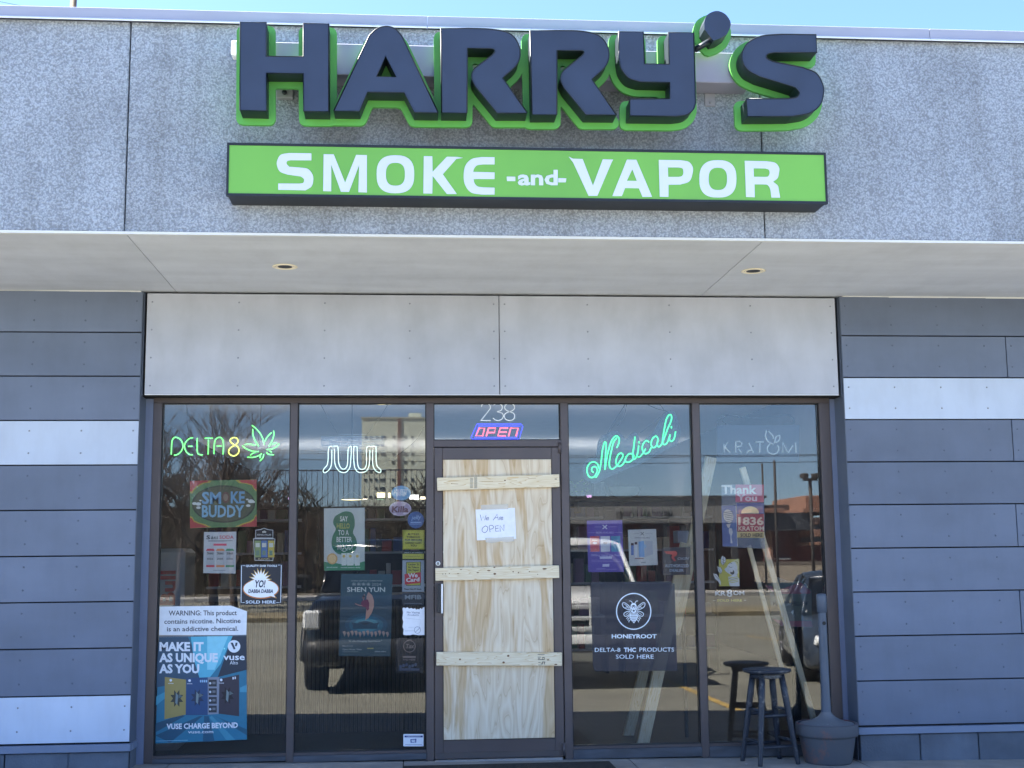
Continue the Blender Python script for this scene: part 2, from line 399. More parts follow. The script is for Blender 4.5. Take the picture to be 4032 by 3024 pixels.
GLASSM = glass_mat('window_glass', (.90, .92, .93), .050)
PLY = plywood_mat(); PINE = pine_mat()
NAVY = mat('letter_navy', (46, 57, 80), .5, var=.14, scale=5, bump=.03, bscale=200)
NAVYS = mat('letter_return', (22, 32, 42), .45)
GREEN = mat('backer_green', (88, 164, 72), .5, var=.12, scale=3)
SIGNG = mat('sign_face_green', (112, 176, 74), .42, var=.09, scale=1.6, spec=.5, stretch=(1, 1, .5), rvar=.1)
SIGNC = mat('sign_case', (28, 32, 40), .5, var=.2, scale=4)
WHITEV = mat('vinyl_white', (204, 212, 224), .4, var=.03, scale=3)
RACE = mat('raceway_painted', (150, 150, 168), .5, var=.04)
CONC = mat('sidewalk_concrete', (150, 147, 142), .9, var=.25, scale=3.5, bump=.4, bscale=120)
ASPH = mat('asphalt', (115, 114, 104), .93, var=.22, scale=.8, bump=.5, bscale=150)

# ------------------------------------------------------------------ setting: ground
def gz(x): return .055-.012*x     # the walk falls slightly to the right
LOT = -.35
m = MB()
m.add([(-700, 60, LOT-.03), (700, 60, LOT-.03), (700, -900, LOT-.03), (-700, -900, LOT-.03)], [(0, 1, 2, 3)], None)
m.add([(-700, 60, LOT-.03), (700, 60, LOT-.03), (700, 900, LOT-.03), (-700, 900, LOT-.03)], [(3, 2, 1, 0)], None)
m.build('ground', mat('ground_dirt', (118, 108, 92), .95, var=.25, scale=.3), kind='structure')
m = MB(); m.add([(-60, -2.36, -.12), (60, -2.36, -.12), (60, -9, LOT), (-60, -9, LOT), (-60, -26, LOT), (60, -26, LOT)], [(0, 1, 2, 3), (3, 2, 5, 4)])
m.build('parking_lot', ASPH, kind='structure')
walk = empty('sidewalk', kind='structure')
for i, (xa, xb) in enumerate([(-9, -7.5), (-7.5, -6), (-6, -4.5), (-4.5, -3), (-3, -1.55), (-1.55, -.02), (-.02, 1.5), (1.5, 3.02), (3.02, 4.5), (4.5, 6), (6, 7.5), (7.5, 9)]):
    for (ya, yb) in ((-1.05, .6), (-2.18, -1.05)):
        m = MB(); g = .004
        a, b2, c, d = xa+g, xb-g, ya+g, yb-g
        m.add([(a, c, gz(a)), (b2, c, gz(b2)), (b2, d, gz(b2)), (a, d, gz(a)), (a, c, -.2), (b2, c, -.2), (b2, d, -.2), (a, d, -.2)],
              [(0, 1, 2, 3), (0, 4, 5, 1), (1, 5, 6, 2), (2, 6, 7, 3), (3, 7, 4, 0)])
        m.build('slab', CONC, walk)
m = MB(); m.add([(-9, -2.18, gz(-9)-.02), (9, -2.18, gz(9)-.02), (9, .6, gz(9)-.02), (-9, .6, gz(-9)-.02)], [(0, 1, 2, 3)])
m.build('joint_bed', mat('joint_dirt', (60, 57, 52), .95), walk)
m = MB()
for k in range(6):
    a, b2 = -9+3*k, -6+3*k-.006
    m.add([(a, -2.33, gz(a)), (b2, -2.33, gz(b2)), (b2, -2.186, gz(b2)), (a, -2.186, gz(a)), (a, -2.36, -.2), (b2, -2.36, -.2), (b2, -2.186, -.2), (a, -2.186, -.2)],
          [(0, 1, 2, 3), (0, 4, 5, 1), (1, 5, 6, 2), (2, 6, 7, 3), (3, 7, 4, 0)])
m.build('kerb', CONC, kind='structure')
# stall lines painted on the lot
m = MB(); YL = mat('line_yellow', (176, 146, 78), .8, var=.3, scale=6)
def lotz(y): return -.12+(y+2.36)/(9-2.36)*.23 if y > -9 else LOT
def quadline(p, q, wd, z=.004):
    p = Vector(p); q = Vector(q); d = (q-p).normalized(); nn = Vector((-d.y, d.x))*wd/2
    seg = 6
    for i in range(seg):
        a = p+(q-p)*i/seg; b2 = p+(q-p)*(i+1)/seg
        m.add([(a.x-nn.x, a.y-nn.y, lotz(a.y)+z), (b2.x-nn.x, b2.y-nn.y, lotz(b2.y)+z), (b2.x+nn.x, b2.y+nn.y, lotz(b2.y)+z), (a.x+nn.x, a.y+nn.y, lotz(a.y)+z)], [(0, 1, 2, 3)])
def lot_from_mirror(u, v):
    """point of the lot that shows in the glass at (u,v)"""
    y = -5.0
    for _ in range(30):
        z = mir(u, v, y)[1]; dy = (z-lotz(y))/.13*.5; y -= dy
    return (mir(u, v, y)[0], y)
quadline(lot_from_mirror(2612, 2674), lot_from_mirror(3060, 2862), .1)
quadline(lot_from_mirror(2940, 2504), lot_from_mirror(3130, 2531), .08)
m.build('painted_lines', YL, kind='structure')
m = MB(); m.box(-120, 120, -29.5, -26, LOT-.1, LOT+.12); m.build('kerb_verge', mat('dry_grass', (122, 112, 88), .95, var=.4, scale=1.5, bump=.6, bscale=30), kind='structure')
m = MB(); m.add([(-300, -29.5, LOT-.012), (300, -29.5, LOT-.012), (300, -42, LOT-.012), (-300, -42, LOT-.012)], [(0, 1, 2, 3)]); m.build('road', ASPH, kind='structure')
m = MB(); m.box(-300, 300, -45, -42, LOT-.1, LOT+.14); m.build('far_pavement', CONC, kind='structure')
# ------------------------------------------------------------------ the store building
B = empty('store_building', label='single storey shop building with pebbled grey stucco parapet, grey plank cladding and bronze storefront', cat='building')
XL, XR = -1.775, 3.043
SZ = 3.203                         # soffit height
SY = -1.575                        # stucco face
def part(mb, name, mt=None, parent=None, **k): return mb.build(name, mt, parent or B, **k)
# shell walls behind the cladding
m = MB()
m.box(-9, XL-.006, .03, .30, -.1, 4.35); m.box(XR+.006, 9, .03, .30, -.1, 4.35); m.box(XL-.006, XR+.006, .06, .30, 2.50, 4.35)
part(m, 'wall', WALLD)
# rest of the shell: flanks, back, roof
m = MB(); m.box(-9, -8.8, .3, 20, -.1, 4.3); m.box(8.8, 9, .3, 20, -.1, 4.3); m.box(-9, 9, 20, 20.2, -.1, 4.3); m.box(-9, 9, -1.4, 20.2, 4.30, 4.36)
part(m, 'roof', WALLD)
# stucco parapet in panels with open joints
jx = [-8.775, -5.165, -1.556, 2.056, 5.666, 9.0]
for a, c in zip(jx[:-1], jx[1:]):
    m = MB(); m.box(a+.004, c-.004, SY, SY+.12, SZ+.004, 4.42, bev=.004); part(m, 'stucco_panel', STUCCO)
m = MB(); m.box(-8.775, 9, SY+.04, SY+.14, SZ+.02, 4.415); part(m, 'joint_backing', WALLD)
# white bead along the bottom edge of the stucco
m = MB(); m.box(-8.775, 9, SY-.004, SY+.02, SZ-.012, SZ+.003); part(m, 'stucco_bead', mat('bead', (214, 214, 210), .6))
# cap flashing
cj = [-8.78, -5.6, -2.6, .115, 3.09, 6.1, 9.0]
for a, c in zip(cj[:-1], cj[1:]):
    m = MB(); m.box(a+.0015, c-.0015, SY-.03, SY+.40, 4.432, 4.488, bev=.002)
    m.box(a+.0015, c-.0015, SY-.034, SY-.028, 4.425, 4.432)
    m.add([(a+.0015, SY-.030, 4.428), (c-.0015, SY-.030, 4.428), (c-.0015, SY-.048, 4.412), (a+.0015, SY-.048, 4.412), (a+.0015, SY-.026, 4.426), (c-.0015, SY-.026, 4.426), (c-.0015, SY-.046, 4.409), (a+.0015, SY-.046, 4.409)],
          [(0, 1, 2, 3), (4, 7, 6, 5), (3, 2, 6, 7)], DRIP)  # lip coloured white for the light it catches from below
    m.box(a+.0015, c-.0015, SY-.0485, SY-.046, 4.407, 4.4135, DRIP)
    part(m, 'cap_flashing', CAPM)
# soffit in panels that follow the stucco joints
for a, c in zip(jx[:-1], jx[1:]):
    m = MB(); m.box(a+.0025, c-.0025, SY+.02, .055, SZ, SZ+.05)
    part(m, 'soffit_panel', SOFFIT)
m = MB(); m.box(-8.775, 9, SY+.121, .028, SZ+.052, SZ+.06); part(m, 'soffit_backing', WALLD)
# uneven plaster edge where the soffit meets the cladding
for x0, x1 in ((-8, XL-.01), (XR+.02, 8.7)):
    m = MB(); x = x0
    while x < x1:
        xe = min(x1, x+random.uniform(.2, .5)); h = random.uniform(.004, .012)
        m.box(x, xe-.001, -.004, .028, SZ-h, SZ-.0005); x = xe
    part(m, 'plaster_edge', mat('bead', (214, 214, 210)))
# plank cladding
def planks(x0, x1, z0, pale, joints, side):
    z = z0; k = 0
    zs = [3.197, 2.919, 2.622, 2.326, 2.030, 1.734, 1.436, 1.139, .842, .543, .246]
    for k in range(10):
        zt, zb = zs[k]-(.004 if k else 0), zs[k+1]+.004
        js = [x0]+[j for j in joints.get(k, []) if x0 < j < x1]+[x1]
        for a, c in zip(js[:-1], js[1:]):
            m = MB(); aa = a+(.003 if a != x0 else 0); cc = c-(.003 if c != x1 else 0)
            m.box(aa, cc, 0+random.uniform(-.0012, .0012), .022, zb, zt, bev=.0018)
            p = part(m, 'plank', WHITEP if k in pale else DARKP)
            if True:
                f = MB(); xx = cc-.035 if side < 0 else aa+.035
                step = .335
                i = 0
                while aa+.02 < xx < cc-.02:
                    for zz in (zb+.075, zt-.065):
                        f.lathe([(.0001, 0), (.0055, 0), (.0062, .0012)], 0, 0, None, 8)
                        n_ = 24; vs = f.v[-n_:]
                        f.v[-n_:] = [(xx+vx, -.0035+vz, zz+vy) for vx, vy, vz in vs]
                    i += 1; xx += side*step if i > 1 or side < 0 else side*.33
                if f.v: f.build('fasteners', SCREW if k in pale else SCREWD, p, kind='stuff')
rnd = random.Random(3)
LJ = {k: [-3.4-.9*rnd.random(), -6.2-.5*rnd.random()] for k in range(10)}
planks(-8.7, XL, 0, {3, 9}, LJ, -1)
def rj(u, v): return at(u, v, 0)[0]
RJ = {1: [rj(3963, 1400)], 3: [rj(3988, 1740)], 5: [rj(4005, 2075)], 7: [rj(4020, 2420)], 0: [5.5], 2: [5.1], 4: [5.6], 6: [5.3], 8: [5.7], 9: [5.2]}
for k in RJ: RJ[k] = RJ[k]+[RJ[k][0]+2.4]
planks(XR, 8.7, 0, {2}, RJ, 1)
# corner trims and jamb returns
for sx, X in ((1, XL), (-1, XR)):
    a, c = sorted((X-sx*.0, X+sx*.004))
    m = MB(); m.box(a, c, -.002, .026, .25, 3.197); m.box(a+(.0 if sx > 0 else 0), c, .0262, .196, .06, 2.494)
    m.box(*sorted((X, X+sx*.012)), .0262, .06, 2.494, 3.197)
    part(m, 'corner_trim', TRIM)
m = MB(); m.box(XL+.004, -1.722, .192, .215, .06, 2.494); part(m, 'jamb_trim', TRIML)
m = MB(); m.box(3.004, XR-.004, .192, .215, .05, 2.494); part(m, 'jamb_trim', TRIML)
m = MB(); m.box(XL-.01, XL+.002, .22, .26, .0, 2.5); part(m, 'jamb_backing', WALLD)
m = MB(); m.box(XR-.002, XR+.01, .22, .26, .0, 2.5); part(m, 'jamb_backing', WALLD)
# ledge and painted block base
for x0, x1, bj in ((-8.7, XL, [-1.775-.378-.30*0, -1.775-.378, -2.16-.39, -3.3, -4.1, -4.9, -5.7, -6.5, -7.3]), (XR, 8.7, [3.462, 3.871, 4.28, 4.69, 5.1, 5.51, 5.92, 6.33, 6.74, 7.15, 7.56, 7.97])):
    s = 1 if x0 > 0 else -1
    m = MB(); a, c = (x0, x1+.012) if s < 0 else (x0-.012, x1)
    m.box(a, c, -.022, .028, .192, .238, bev=.003)
    if s < 0: m.box(XL+.0, XL+.016, .0282, .19, .192, .238, bev=.003)
    else: m.box(XR-.016, XR, .0282, .19, .192, .238, bev=.003)
    part(m, 'base_ledge', LEDGE)
    xs = sorted([x0, x1]+[b_ for b_ in bj if x0 < b_ < x1])
    for a, c in zip(xs[:-1], xs[1:]):
        m = MB(); m.box(a+.004, c-.004, .0, .0295, -.06, .186, bev=.004); part(m, 'block', BLOCK)
    m = MB()
    xx = XL if s < 0 else XR
    m.box(*sorted((xx+s*.001, xx-s*.006)), .031, .195, -.06, .186); part(m, 'block', BLOCK)
# header panels over the storefront
HB, HT = 2.499, 3.188
for a, c in ((-1.745, .630), (.635, 3.008)):
    m = MB(); m.box(a, c, .004, .03, HB, HT, bev=.003); p = part(m, 'header_panel', HEADM)
    f = MB()
    nx = 5
    for i in range(nx):
        for j in range(4):
            xx = a+.035+(c-a-.07)*i/(nx-1); zz = HT-.06-(HT-HB-.12)*j/3
            f.lathe([(.0001, 0), (.0055, 0), (.0062, .0012)], 0, 0, None, 8); vs = f.v[-24:]
            f.v[-24:] = [(xx+vx, .001+vz, zz+vy) for vx, vy, vz in vs]
    f.build('fasteners', SCREW, p, kind='stuff')
m = MB(); m.box(-1.743, 3.005, .0, .004, HB-.003, HB+.001); part(m, 'header_bead', DRIP)

# ------------------------------------------------------------------ storefront frames, panes, door (parts of the building)
FY0, FY1 = .20, .30
def member(name, x0, x1, z0, z1, y0=FY0, y1=FY1, mt=None, bev=.002):
    m = MB(); m.box(x0, x1, y0, y1, z0, z1, bev=bev); return part(m, name, mt or FRAME)
HZ0, HZ1 = 2.467, 2.497
ZS = .125
member('frame_head', -1.722, 3.004, HZ0, HZ1+.004)
MULL = [(-1.722, -1.664), (-.797, -.748), (.134, .1855), (1.071, 1.124), (2.008, 2.060), (2.928, 3.004)]
for a, c in MULL: member('mullion', a, c, gz(a)+.002, HZ0)
member('transom_bar', .1855, 1.071, 2.160, 2.207)
for a, c in ((-1.664, -.797), (-.748, .134), (1.124, 2.008), (2.060, 2.928)):
    member('sill', a, c, gz(a)+.002, ZS-.018, .192, .30, SILL)
    member('sill', a, c, ZS-.018, ZS, .205, .30, FRAME)
def pane(x0, x1, z0, z1):
    wn = MB(); t = .006
    wn.box(x0, x0+t, .216, .262, z0, z1); wn.box(x1-t, x1, .216, .262, z0, z1)
    wn.box(x0+t, x1-t, .216, .262, z0, z0+t); wn.box(x0+t, x1-t, .216, .262, z1-t, z1)
    w_ = part(wn, 'window', FRAMED)
    g = MB(); g.box(x0+t+.0005, x1-t-.0005, GLASS, GLASS+.006, z0+t+.0005, z1-t-.0005); g.build('pane', GLASSM, w_)
pane(-1.664, -.797, ZS, HZ0); pane(-.748, .134, ZS, HZ0); pane(1.124, 2.008, ZS, HZ0); pane(2.060, 2.928, ZS, HZ0)
pane(.1855, 1.071, 2.207, HZ0)
# door
dp = MB(); DZ0, DZ1 = .062, 2.156
for bx in ((.1885, .248, .206, .25, DZ0, DZ1), (1.003, 1.066, .206, .25, DZ0, DZ1), (.248, 1.003, .206, .25, 2.072, DZ1), (.248, 1.003, .206, .25, DZ0, .186)):
    dp.box(*bx, bev=.003)
door = part(dp, 'door', FRAME)
m = MB(); m.box(.19, 1.035, .2, .206, DZ0+.002, .105, bev=.002); m.build('kick_sweep', mat('sweep_brown', (78, 70, 68), .6), door)
m = MB(); m.box(.1885, 1.05, .17, .25, .042, .0605, bev=.003); part(m, 'threshold', ALU)
m = MB(); m.box(.208, .2325, .150, .205, 1.03, 1.222, bev=.004); m.build('pull_handle', mat('handle_black', (34, 35, 40), .35), door)
m = MB(); m.box(.2335, .2445, .140, .190, 1.028, 1.224, bev=.0015); m.build('handle_edge_glint', mat('handle_glint_white', (250, 250, 250), .3), door)  # white bar paints in the sky reflection along the handle
m = MB(); m.tube([(.2135, .19, 1.362), (.2135, .206, 1.362)], .0155, n=20); m.tube([(.2135, .186, 1.362), (.2135, .1895, 1.362)], .009, mat('lock_core', (150, 150, 150), .3, metal=1), n=14)
m.build('lock_cylinder', mat('lock_steel', (236, 238, 238), .3), door)
for z0 in (2.115, .07):
    m = MB(); m.tube([(1.062, .196, z0), (1.062, .196, z0+.075)], .011, n=10); m.box(1.04, 1.078, .19, .199, z0+.07, z0+.084); m.build('pivot_hinge', FRAME, door)
# interior room
IN = MB()
IX0, IX1, IY1, IZ = -3.4, 4.7, 19.3, 3.3
m = MB(); m.box(IX0, IX1, .305, IY1, -.06, .045); part(m, 'interior_floor', mat('inside_floor', (70, 66, 62), .5, var=.2))
m = MB(); m.box(IX0-.1, IX0, .305, IY1, .045, IZ); m.box(IX1, IX1+.1, .305, IY1, .045, IZ); m.box(IX0-.1, IX1+.1, IY1, IY1+.1, .045, IZ)
part(m, 'interior_wall', mat('inside_wall', (66, 62, 66), .8, var=.2))
m = MB(); m.box(IX0, IX1, .305, IY1, IZ, IZ+.05); part(m, 'ceiling', mat('inside_ceiling', (206, 208, 212), .9, var=.05))
# ------------------------------------------------------------------ drawing helpers for signs and printed sheets
_tc = {}
def glyphs(txt, bold=0.0, res=3, spacing=1.0):
    key = (txt, bold, res, spacing)
    if key in _tc: return _tc[key]
    fc = bpy.data.curves.new('t', 'FONT'); fc.body = txt; fc.resolution_u = res; fc.offset = bold; fc.space_character = spacing
    o = bpy.data.objects.new('t', fc); COL.objects.link(o)
    bpy.context.view_layer.update()
    me = bpy.data.meshes.new_from_object(o.evaluated_get(bpy.context.evaluated_depsgraph_get()))
    vs = [(v.co.x, v.co.y) for v in me.vertices]; fs = [tuple(p.vertices) for p in me.polygons]
    bpy.data.objects.remove(o); bpy.data.curves.remove(fc); bpy.data.meshes.remove(me)
    x0 = min(v[0] for v in vs); x1 = max(v[0] for v in vs)
    _tc[key] = ([(v[0]-x0, v[1]) for v in vs], fs, x1-x0); return _tc[key]
CAPH = .729
class Draw:
    """flat artwork drawn on the plane y=Y; coordinates are those of an enlarged crop of the photograph"""
    def __init__(s, ox, oy, sc_, Y): s.o = (ox, oy, sc_); s.Y = Y; s.sheet = MB(); s.pr = MB(); s.tx = MB(); s.n = 0
    def y_(s, lay): s.n += 1; return s.Y-.0004*lay-.00002*s.n
    def P(s, x, y, Y=None): return at(s.o[0]+x/s.o[2], s.o[1]+y/s.o[2], s.Y if Y is None else Y)
    def base(s, pts, c, th=.0015, m=None):
        L = [s.P(*p) for p in pts]; s.sheet.prism([L], s.Y, s.Y+th, m or ink(c)); return s
    def poly(s, pts, c, lay=1, m=None, mb=None):
        L = [s.P(*p) for p in pts]; (mb or s.pr).prism([L], s.y_(lay), 0, m or ink(c), front_only=True); return s
    def rect(s, x0, y0, x1, y1, c, lay=1, m=None): return s.poly([(x0, y0), (x1, y0), (x1, y1), (x0, y1)], c, lay, m)
    def ell(s, cx, cy, rx, ry, c, lay=1, n=28, m=None, rot=0):
        ca, sa = math.cos(rot), math.sin(rot)
        return s.poly([(cx+rx*math.cos(q)*ca-ry*math.sin(q)*sa, cy+rx*math.cos(q)*sa+ry*math.sin(q)*ca) for q in [2*math.pi*k/n for k in range(n)]], c, lay, m)
    def line(s, pts, wd, c, lay=2, smooth=True, closed=False, m=None):
        P = [Vector(p).to_3d() for p in pts]
        if smooth and len(P) > 2: P = catmull(P, 5, closed)
        if closed: P = P+[P[0]]
        L = []; Rr = []
        for i, p in enumerate(P):
            t = (P[min(i+1, len(P)-1)]-P[max(i-1, 0)]); t = t.normalized() if t.length > 0 else Vector((1, 0, 0))
            nn = Vector((-t.y, t.x, 0))*wd/2; L.append(p+nn); Rr.append(p-nn)
        vs = []; y = s.y_(lay)
        for a, b in zip(L, Rr):
            x, z = s.P(a.x, a.y); vs.append((x, y, z)); x, z = s.P(b.x, b.y); vs.append((x, y, z))
        s.pr.add(vs, [(2*i, 2*i+1, 2*i+3, 2*i+2) for i in range(len(P)-1)], m or ink(c)); return s
    def text(s, txt, x0, x1, yb, h, c, bold=0.0, lay=3, shear=0.0, rise=0.0, m=None, anchor=None, res=2, spacing=1.0, rot90=False):
        """fit txt between x0 and x1 with its baseline at yb and capital height h"""
        vs, fs, wdt = glyphs(txt, bold, res, spacing)
        if x1 is None: sx = h/CAPH
        else: sx = (x1-x0)/wdt
        sy = h/CAPH; out = []; yy = s.y_(lay)
        for vx, vy in vs:
            X = vx*sx+vy*sy*shear; Yy = -vy*sy+rise*(vx*sx)
            if rot90: X, Yy = -vy*sy, -vx*sx     # reads upwards
            if rot90: X = -vy*sy*-1*-1
            px_, pz_ = s.P(x0+X, yb+Yy); out.append((px_, yy, pz_))
        s.tx.add(out, fs, m or ink(c)); return s
    def make(s, name, label, cat, group=None, parts=('sheet', 'picture', 'lettering')):
        e = empty(name, label=label, cat=cat, group=group)
        if s.sheet.v: s.sheet.build(parts[0], None, e)
        if s.pr.v: s.pr.build(parts[1], None, e, autosm=True)
        if s.tx.v: s.tx.build(parts[2], None, e, autosm=True)
        return e
def path(spec):
    out = []
    for it in spec:
        if it[0] == 's':
            pts = ([out[-1]] if out else [])+list(it[1]); c = catmull([Vector((p[0], p[1], 0)) for p in pts], 6)
            out += [(p.x, p.y) for p in (c[1:] if len(pts) > len(it[1]) else c)]
        else: out.append(it)
    return out

# ------------------------------------------------------------------ raised letter sign
K = 1.7015
LFY, LBY, BKY = -1.925, -1.798, -1.775
def lp(ox, spec): return [at(ox+x/K, y/K, LFY) for x, y in path(spec)]
letters = [
 ('H', 850, [[(163,147),(338,150),(338,377),(586,379),(586,156),(757,160),(757,747),(588,745),(586,492),(338,489),(338,742),(160,738)]]),
 ('A', 850, [[(790,742),(1030,235),('s',[(1080,192),(1140,176),(1200,192),(1245,240)]),(1490,755),(1330,752),(1262,620),(1015,617),(962,745)], [(1137,378),(1078,512),(1207,516)]]),
 ('R', 850, [[(1507,190),(1690,189),('s',[(1850,196),(1965,222),(2022,285),(2038,365),(2010,440),(1920,522)]),(2087,757),(1885,757),(1740,580),('s',[(1717,530),(1717,490),(1737,455)]),(1850,370),('s',[(1868,347),(1862,330),(1840,325)]),(1685,322),(1683,757),(1513,755)]]),
 ('R', 2050, [[(63,205),(240,204),('s',[(400,208),(515,234),(575,295),(592,372),(565,448),(476,532)]),(642,770),(437,768),(292,590),('s',[(271,545),(271,505),(290,470)]),(412,372),('s',[(425,352),(418,340),(400,338)]),(243,337),(243,768),(76,768)]]),
 ('Y', 2050, [[(657,212),(822,214),(830,428),(995,430),(989,218),(1160,219),(1172,690),('s',[(1155,735),(1110,768),(1040,779)]),(732,776),(733,664),(1000,661),(1000,552),(800,548),('s',[(725,522),(675,460),(657,380)])]]),
 ('S', 2050, [[(1980,232),(1985,352),(1700,352),('s',[(1655,362),(1648,388),(1690,412)]),(1890,452),('s',[(1980,490),(2022,560),(2030,620),(2008,700),(1940,755),(1820,779)]),(1520,781),(1513,662),(1790,661),('s',[(1850,650),(1868,620),(1840,585)]),(1600,512),('s',[(1525,470),(1488,410),(1488,345),(1530,280),(1620,240),(1750,229)])]]),
]
sign = empty('channel_letter_sign', label="tall raised navy letters reading HARRY'S with green outlines on the parapet", cat='sign')
for li_, (ch, ox, loops) in enumerate(letters):
    bo_ = .0015*(li_ % 2)
    fl = [lp(ox, l) for l in loops]
    m = MB(); m.prism(fl, LFY, LBY, NAVY, NAVYS)
    # thin retainer lip round the face
    o = m.build('letter', None, sign, autosm=False)
    back = offset_outline(fl, .036, .011)
    bm_ = MB(); bm_.prism([[(x, z) for x, z in l] for l in back], LBY+.001+bo_, BKY+bo_, GREEN, GREEN)
    bm_.build('letter_backer', None, o)
    rim = MB()
    for l in fl:
        n_ = len(l)
        rim.tube([(x, LFY-.001, z) for x, z in l], .0035, NAVYS, n=4, closed=True)
    rim.build('face_trim', None, o)
ap = [(1318+90*math.cos(q)*1.0-12*math.sin(q), 165-92*math.sin(q)) for q in [2*math.pi*k/36 for k in range(36)]]
ap = [(1230,150),('s',[(1250,100),(1310,73),(1368,92),(1404,140),(1405,180),(1385,225)]),('s',[(1340,255),(1292,272)]),('s',[(1262,235),(1232,195)])]
fl = [lp(2050, ap)]
m = MB(); m.prism(fl, LFY, LBY, NAVY, NAVYS); apo = m.build('apostrophe', None, sign)
bm_ = MB(); bm_.prism(offset_outline(fl, .036, .011), LBY+.001, BKY, GREEN, GREEN); bm_.build('letter_backer', None, apo)
a = at(2050+1290/K, 262/K, LFY+.05); b_ = at(2050+1165/K, 335/K, LFY+.05)
m = MB(); m.tube([(a[0], LFY+.05, a[1]), (b_[0], LFY+.05, b_[1])], .017, NAVYS, n=4); m.build('bracket', None, sign)
# raceway and its clips
m = MB(); m.box(-.925, 1.96, -1.752, SY-.0005, 4.068, 4.248, bev=.004); rw = m.build('raceway', RACE, sign)
for x_ in (-.80, .1, 1.0, 1.755):
    m = MB(); m.box(x_-.03, x_+.03, SY-.012, SY-.0005, 3.99, 4.066, bev=.002); m.tube([(x_, SY-.02, 4.01), (x_, SY-.011, 4.01)], .007, n=8)
    m.build('wall_clip', mat('clip_grey', (150, 150, 158), .5), sign)
m = MB(); m.box(-.978, -.93, -1.70, -1.62, 4.19, 4.275, bev=.006); m.build('raceway_end', DRIP, sign)
for (x0, y0, x1, y1, lab) in ((405, 590, 517, 660, 'small grey junction box on the stucco under the crossbar of the H'),):
    p, q = at(850+x0/K, y0/K, SY-.03), at(850+x1/K, y1/K, SY-.03)
    e = empty('junction_box', label=lab, cat='junction box')
    m = MB(); m.box(p[0], q[0], SY-.04, SY-.0005, q[1], p[1], bev=.004); m.build('box_body', mat('clip_grey', (150, 150, 158)), e)
    m = MB(); m.tube([((p[0]+q[0])/2, SY-.05, (p[1]+q[1])/2), ((p[0]+q[0])/2, SY-.041, (p[1]+q[1])/2)], .014, n=12); m.build('knockout', NAVYS, e)

# ------------------------------------------------------------------ lightbox sign
BFY = -1.785
BX0, BX1, BZ0, BZ1 = -.972, 2.357, 3.362, 3.648
box = empty('lightbox_sign', label='long lime green box sign reading SMOKE and VAPOR above the canopy edge', cat='sign')
m = MB(); m.box(BX0, BX1, BFY+.012, SY-.0005, BZ0, BZ1, bev=.004)
for bx in ((BX0-.004, BX1+.004, BZ1-.008, BZ1+.006), (BX0-.004, BX1+.004, BZ0-.006, BZ0+.008), (BX0-.004, BX0+.008, BZ0+.0085, BZ1-.0085), (BX1-.008, BX1+.004, BZ0+.0085, BZ1-.0085)):
    m.box(bx[0], bx[1], BFY-.004, BFY+.02, bx[2], bx[3])
m.build('case', SIGNC, box)
m = MB(); m.box(BX0+.008, BX1-.008, BFY, BFY+.010, BZ0+.008, BZ1-.008); m.build('sign_face', SIGNG, box)
def ring(cx, cy, rx, ry, t, tx=None, p=2.6):
    def sup(a, b):
        out = []
        for k in range(40):
            q = 2*math.pi*k/40; c, s_ = math.cos(q), math.sin(q)
            out.append((cx+a*math.copysign(abs(c)**(2/p), c), cy+b*math.copysign(abs(s_)**(2/p), s_)))
        return out
    return [sup(rx, ry), sup(rx-(tx or t), ry-t)]
VL = [
 ('S', 850, [[(640,1028),(640,1075),(500,1074),('s',[(478,1080),(474,1098),(492,1118)]),(560,1123),('s',[(615,1132),(645,1165),(653,1205),(640,1250),(600,1276)]),(418,1272),(418,1230),(560,1231),('s',[(586,1225),(590,1200),(570,1183)]),(480,1170),('s',[(430,1150),(410,1110),(412,1075),(435,1038),(490,1026)])]]),
 ('M', 850, [[(722,1034),(790,1035),(866,1224),(940,1038),(1012,1040),(1012,1290),(955,1288),(960,1106),(892,1286),(838,1285),(773,1104),(773,1282),(719,1281)]]),
 ('O', 850, ring(1203,1168,126,127,50,62)),
 ('K', 850, [[(1393,1047),(1450,1048),(1452,1152),(1548,1051),(1615,1052),(1655,1058),(1610,1066),(1520,1168),(1614,1300),(1548,1300),(1452,1178),(1450,1297),(1390,1296)]]),
 ('E', 850, [[(1867,1054),(1867,1102),(1790,1102),('s',[(1750,1108),(1730,1130),(1724,1152)]),(1867,1156),(1867,1200),(1726,1200),('s',[(1734,1230),(1755,1250),(1790,1256)]),(1867,1258),(1867,1304),(1780,1304),('s',[(1710,1290),(1670,1240),(1660,1178),(1672,1110),(1715,1066),(1780,1053)])]]),
 ('V', 2050, [[(322,1050),(350,1064),(415,1066),(484,1244),(550,1068),(620,1070),(612,1082),(514,1312),(455,1312),(352,1090)]]),
 ('A', 2050, [[(712,1070),(775,1071),(880,1319),(816,1319),(792,1262),(700,1260),(678,1314),(614,1314)], [(748,1134),(711,1212),(779,1213)]]),
 ('P', 2050, [[(925,1072),(1070,1074),('s',[(1125,1085),(1152,1120),(1152,1160),(1130,1215),(1070,1237)]),(990,1238),(990,1319),(932,1318)], [(986,1122),(1060,1123),('s',[(1085,1130),(1090,1160),(1080,1180),(1060,1186)]),(988,1186)]]),
 ('O', 2050, ring(1321,1199,124,125,50,62)),
 ('R', 2050, [[(1501,1078),(1650,1081),('s',[(1705,1092),(1731,1125),(1730,1160),(1720,1195),(1690,1218)]),('s',[(1722,1245),(1730,1280),(1738,1325)]),(1680,1324),('s',[(1672,1270),(1655,1240),(1625,1236)]),(1566,1235),(1568,1322),(1510,1320)], [(1560,1128),(1640,1129),('s',[(1662,1138),(1668,1160),(1658,1182),(1640,1186)]),(1562,1185)]]),
]
